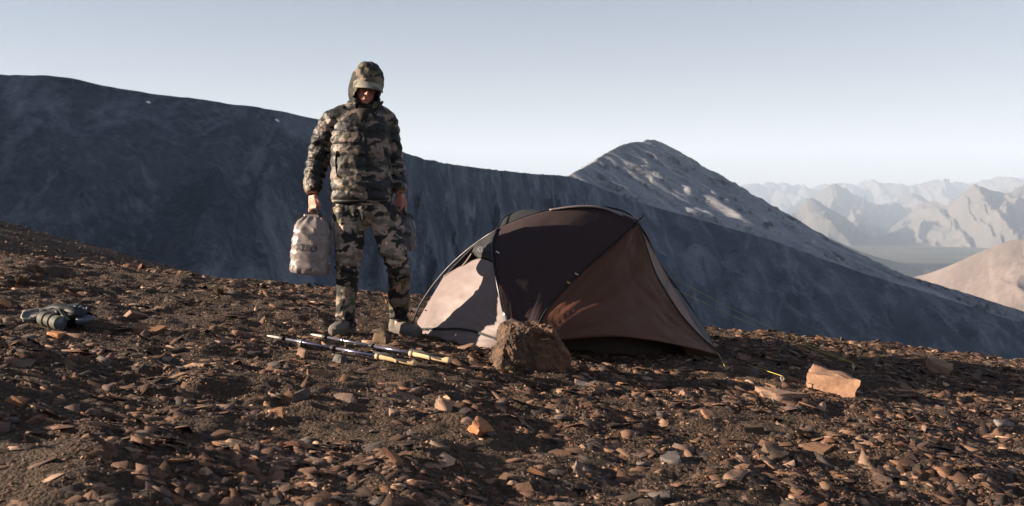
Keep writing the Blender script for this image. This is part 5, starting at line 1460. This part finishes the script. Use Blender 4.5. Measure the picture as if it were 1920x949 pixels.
# ------------------------------------------------------------------ collapsed pack at the left
def make_pack():
    g = on_ground(105, 617); g.z = gz(g.x, g.y)
    root = empty('backpack', g)
    s = g.y / F_PX
    def Q(px, py, dy=0.0):
        d = g.y + dy; v = at(px, py, d); return v - g
    grey = fabric('pack_grey_foam', (0.115, 0.120, 0.118), 0.8); dark = fabric('pack_black_nylon', (0.018, 0.020, 0.024), 0.6, wr=2.0); olive = fabric('pack_olive_nylon', (0.075, 0.076, 0.060), 0.7, wr=2.5)
    steel = plain('pack_blue_grey_plastic', (0.060, 0.075, 0.100), 0.35)
    # hip-belt pad: shallow tray, open towards the sun
    mb = MB()
    pts = [Q(44, 585, 0.05), Q(74, 580, 0.09), Q(76, 596, 0.03), Q(42, 597, 0.0)]
    n = Vector((0, -0.4, -1)).normalized() * 0.030
    V = pts + [p + n for p in pts]
    mb.add(V, [(0, 1, 2, 3), (7, 6, 5, 4), (0, 4, 5, 1), (1, 5, 6, 2), (2, 6, 7, 3), (3, 7, 4, 0)])
    pad = mb.build('hip_belt_pad', grey, root, True, bevel=0.010)
    MB().tube(catmull([pts[0], pts[1], pts[2], pts[3], pts[0]], 30), 0.006, 6).build('piping', plain('pack_pale_piping', (0.30, 0.29, 0.25)), pad, True)
    # main bag slumped flat
    rows = []
    for t in np.linspace(0, 1, 30):
        c = Q(62 + 104 * t, 598 - 5 * t, 0.10); row = []
        w = math.sin(math.pi * min(1, t * 0.92 + 0.06)) ** 0.4
        for k in range(28):
            a = 2 * math.pi * k / 28
            r = 1 + 0.22 * float(fbm(np.array([t * 5 + math.cos(a)]), np.array([math.sin(a) * 1.5 + 4]), 3, 55)[0])
            row.append((c.x + 0.012 * math.sin(a * 3 + t * 9), c.y + 0.12 * w * r * math.cos(a), c.z + 0.012 + 0.060 * w * r * math.sin(a)))
        rows.append(row)
    link('pack_bag', grid_mesh('pack_bag', rows, True), dark, root, True)
    # rolled pouch with a flat end facing the camera side
    a, b = Q(84, 598, -0.03), Q(112, 606, -0.11)
    ax = (b - a).normalized()
    path = [a - ax * 0.03, a, a.lerp(b, 0.35), a.lerp(b, 0.7), b, b + ax * 0.008]
    MB().tube(catmull(path, 26), 0.040 + 0.002 * np.sin(np.linspace(0, 9, 26)) - 0.02 * (np.linspace(0, 1, 26) < 0.05), 20).build('rolled_pouch', olive, root, True)
    MB().tube([b + ax * 0.004, b + ax * 0.014], [0.040, 0.034], 20).build('pouch_end', steel, root, True)
    for t in (0.2, 0.6):
        c = a.lerp(b, t); MB().tube([c - ax * 0.006, c + ax * 0.006], 0.0435, 20).build('compression_strap', K_STRAP, root, True)
    # flask at the right end
    a, b = Q(142, 603, -0.05), Q(176, 597, -0.03)
    MB().tube([a, a.lerp(b, .1), a.lerp(b, .75), a.lerp(b, .85), b], [0.012, 0.024, 0.026, 0.018, 0.016], 14).build('bottle', steel, root, True)
    # shoulder straps, buckles and frame rods
    MB().strip(catmull([Q(76, 584, 0.08), Q(100, 574, 0.06), Q(126, 576, 0.03), Q(150, 572, 0.05)], 18), (0, 1, 0.4), 0.05, 0.012).build('shoulder_strap', dark, root, True)
    MB().strip(catmull([Q(104, 586, -0.05), Q(122, 579, -0.02), Q(140, 584, -0.05), Q(158, 590, -0.04)], 18), (0, 1, 0.6), 0.045, 0.012).build('shoulder_strap', dark, root, True)
    MB().strip(catmull([Q(98, 582, 0.0), Q(110, 578, -0.02), Q(118, 588, -0.06), Q(128, 600, -0.10)], 14), (0.3, 1, 0.3), 0.022, 0.005).build('webbing', olive, root)
    r2 = random.Random(4)
    for i in range(7):
        c = Q(138 + 4.5 * i, 578 - 3 * math.sin(i), 0.0 + 0.01 * (i % 3))
        MB().box(c, (0.026, 0.016, 0.018), Euler((r2.random() * 2, r2.random() * 2, r2.random() * 3))).build('buckle', steel if i % 2 else T_SILVER if i == 4 else C_BLACK, root, bevel=0.003)
    MB().tube(catmull([Q(116, 594, -0.04), Q(140, 590, -0.05), Q(164, 588, -0.02)], 12), 0.014, 10).build('frame_rod', dark, root, True)
    tag(root, 'collapsed black and grey pack with straps and rolled pouch lying at far left', 'backpack')
make_pack()

# ------------------------------------------------------------------ dry tufts
M_DRY = plain('dry_grass', (0.110, 0.072, 0.040), 0.9)
def tuft(px, py, h, n, label, seed):
    g = on_ground(px, py); r = random.Random(seed); V = []; Fc = []
    for i in range(n):
        a = r.uniform(0, 6.28); d = r.uniform(0, h * 0.45); b = Vector((math.cos(a) * d, math.sin(a) * d, -0.004))
        t = b + Vector((math.cos(a) * h * r.uniform(0.2, 0.9), math.sin(a) * h * r.uniform(0.2, 0.9), h * r.uniform(0.4, 1.0)))
        m_ = (b + t) / 2 + Vector((0, 0, h * 0.18)); w = Vector((-math.sin(a), math.cos(a), 0)) * h * 0.035
        k = len(V); V += [b - w, b + w, m_ - w * 0.8, m_ + w * 0.8, t]; Fc += [(k, k + 1, k + 3, k + 2), (k + 2, k + 3, k + 4)]
    o = link('grass_tuft', mesh_from('grass_tuft', V, Fc), M_DRY); o.location = g
    tag(o, label, 'grass tuft', 'dry grass tufts')
tuft(1092, 700, 0.055, 150, 'low dry tuft of grass at the right foot of the boulder', 1)
tuft(412, 551, 0.07, 140, 'dry brown tuft near the crest left of the person', 2)
tuft(40, 530, 0.07, 160, 'dark dry tuft near the crest at the far left', 3)
tuft(945, 700, 0.05, 110, 'short dry tuft at the left foot of the boulder', 4)
# ------------------------------------------------------------------ old snow on the shaded hill
M_SNOW = plain('old_snow', (0.72, 0.76, 0.82), 0.7)
bpy.context.view_layer.update()
hill_tree = bvh_of([near_hill])
def snow(px, py, wpx, hpx, label, seed):
    r = random.Random(seed); V = [(0, 0)]; n = 16
    ray = at(px, py, 100).normalized(); h = hill_tree.ray_cast(Vector((0, 0, 0)), ray)
    if h[0] is None: return
    k = h[0].y / F_PX; nrm = h[1] if h[1].z > 0 else -h[1]
    ex = Vector((1, 0, 0)); ex = (ex - nrm * ex.dot(nrm)).normalized(); ey = nrm.cross(ex)
    up = max(0.35, abs(ey.z) + abs(ey.y) * 0.1)
    root = []
    P = [nrm * 0.9]; F2 = []
    for i in range(n):
        a = 2 * math.pi * i / n; q = r.uniform(0.55, 1.1)
        P.append(ex * (wpx * k / 2 * q * math.cos(a)) + ey * (hpx * k / 2 / up * q * math.sin(a)) + nrm * 0.35)
    F2 = [(0, i + 1, (i + 1) % n + 1) for i in range(n)]
    o = link('snow_patch', mesh_from('snow_patch', P, F2), M_SNOW, None, True); o.location = h[0]
    tag(o, label, 'snow patch', 'old snow patches on the hill')
snow(278, 193, 11, 6, 'small white snow patch high on the dark hill at left', 3)
snow(519, 227, 10, 5, 'tiny white snow patch just left of the person on the hill', 5)
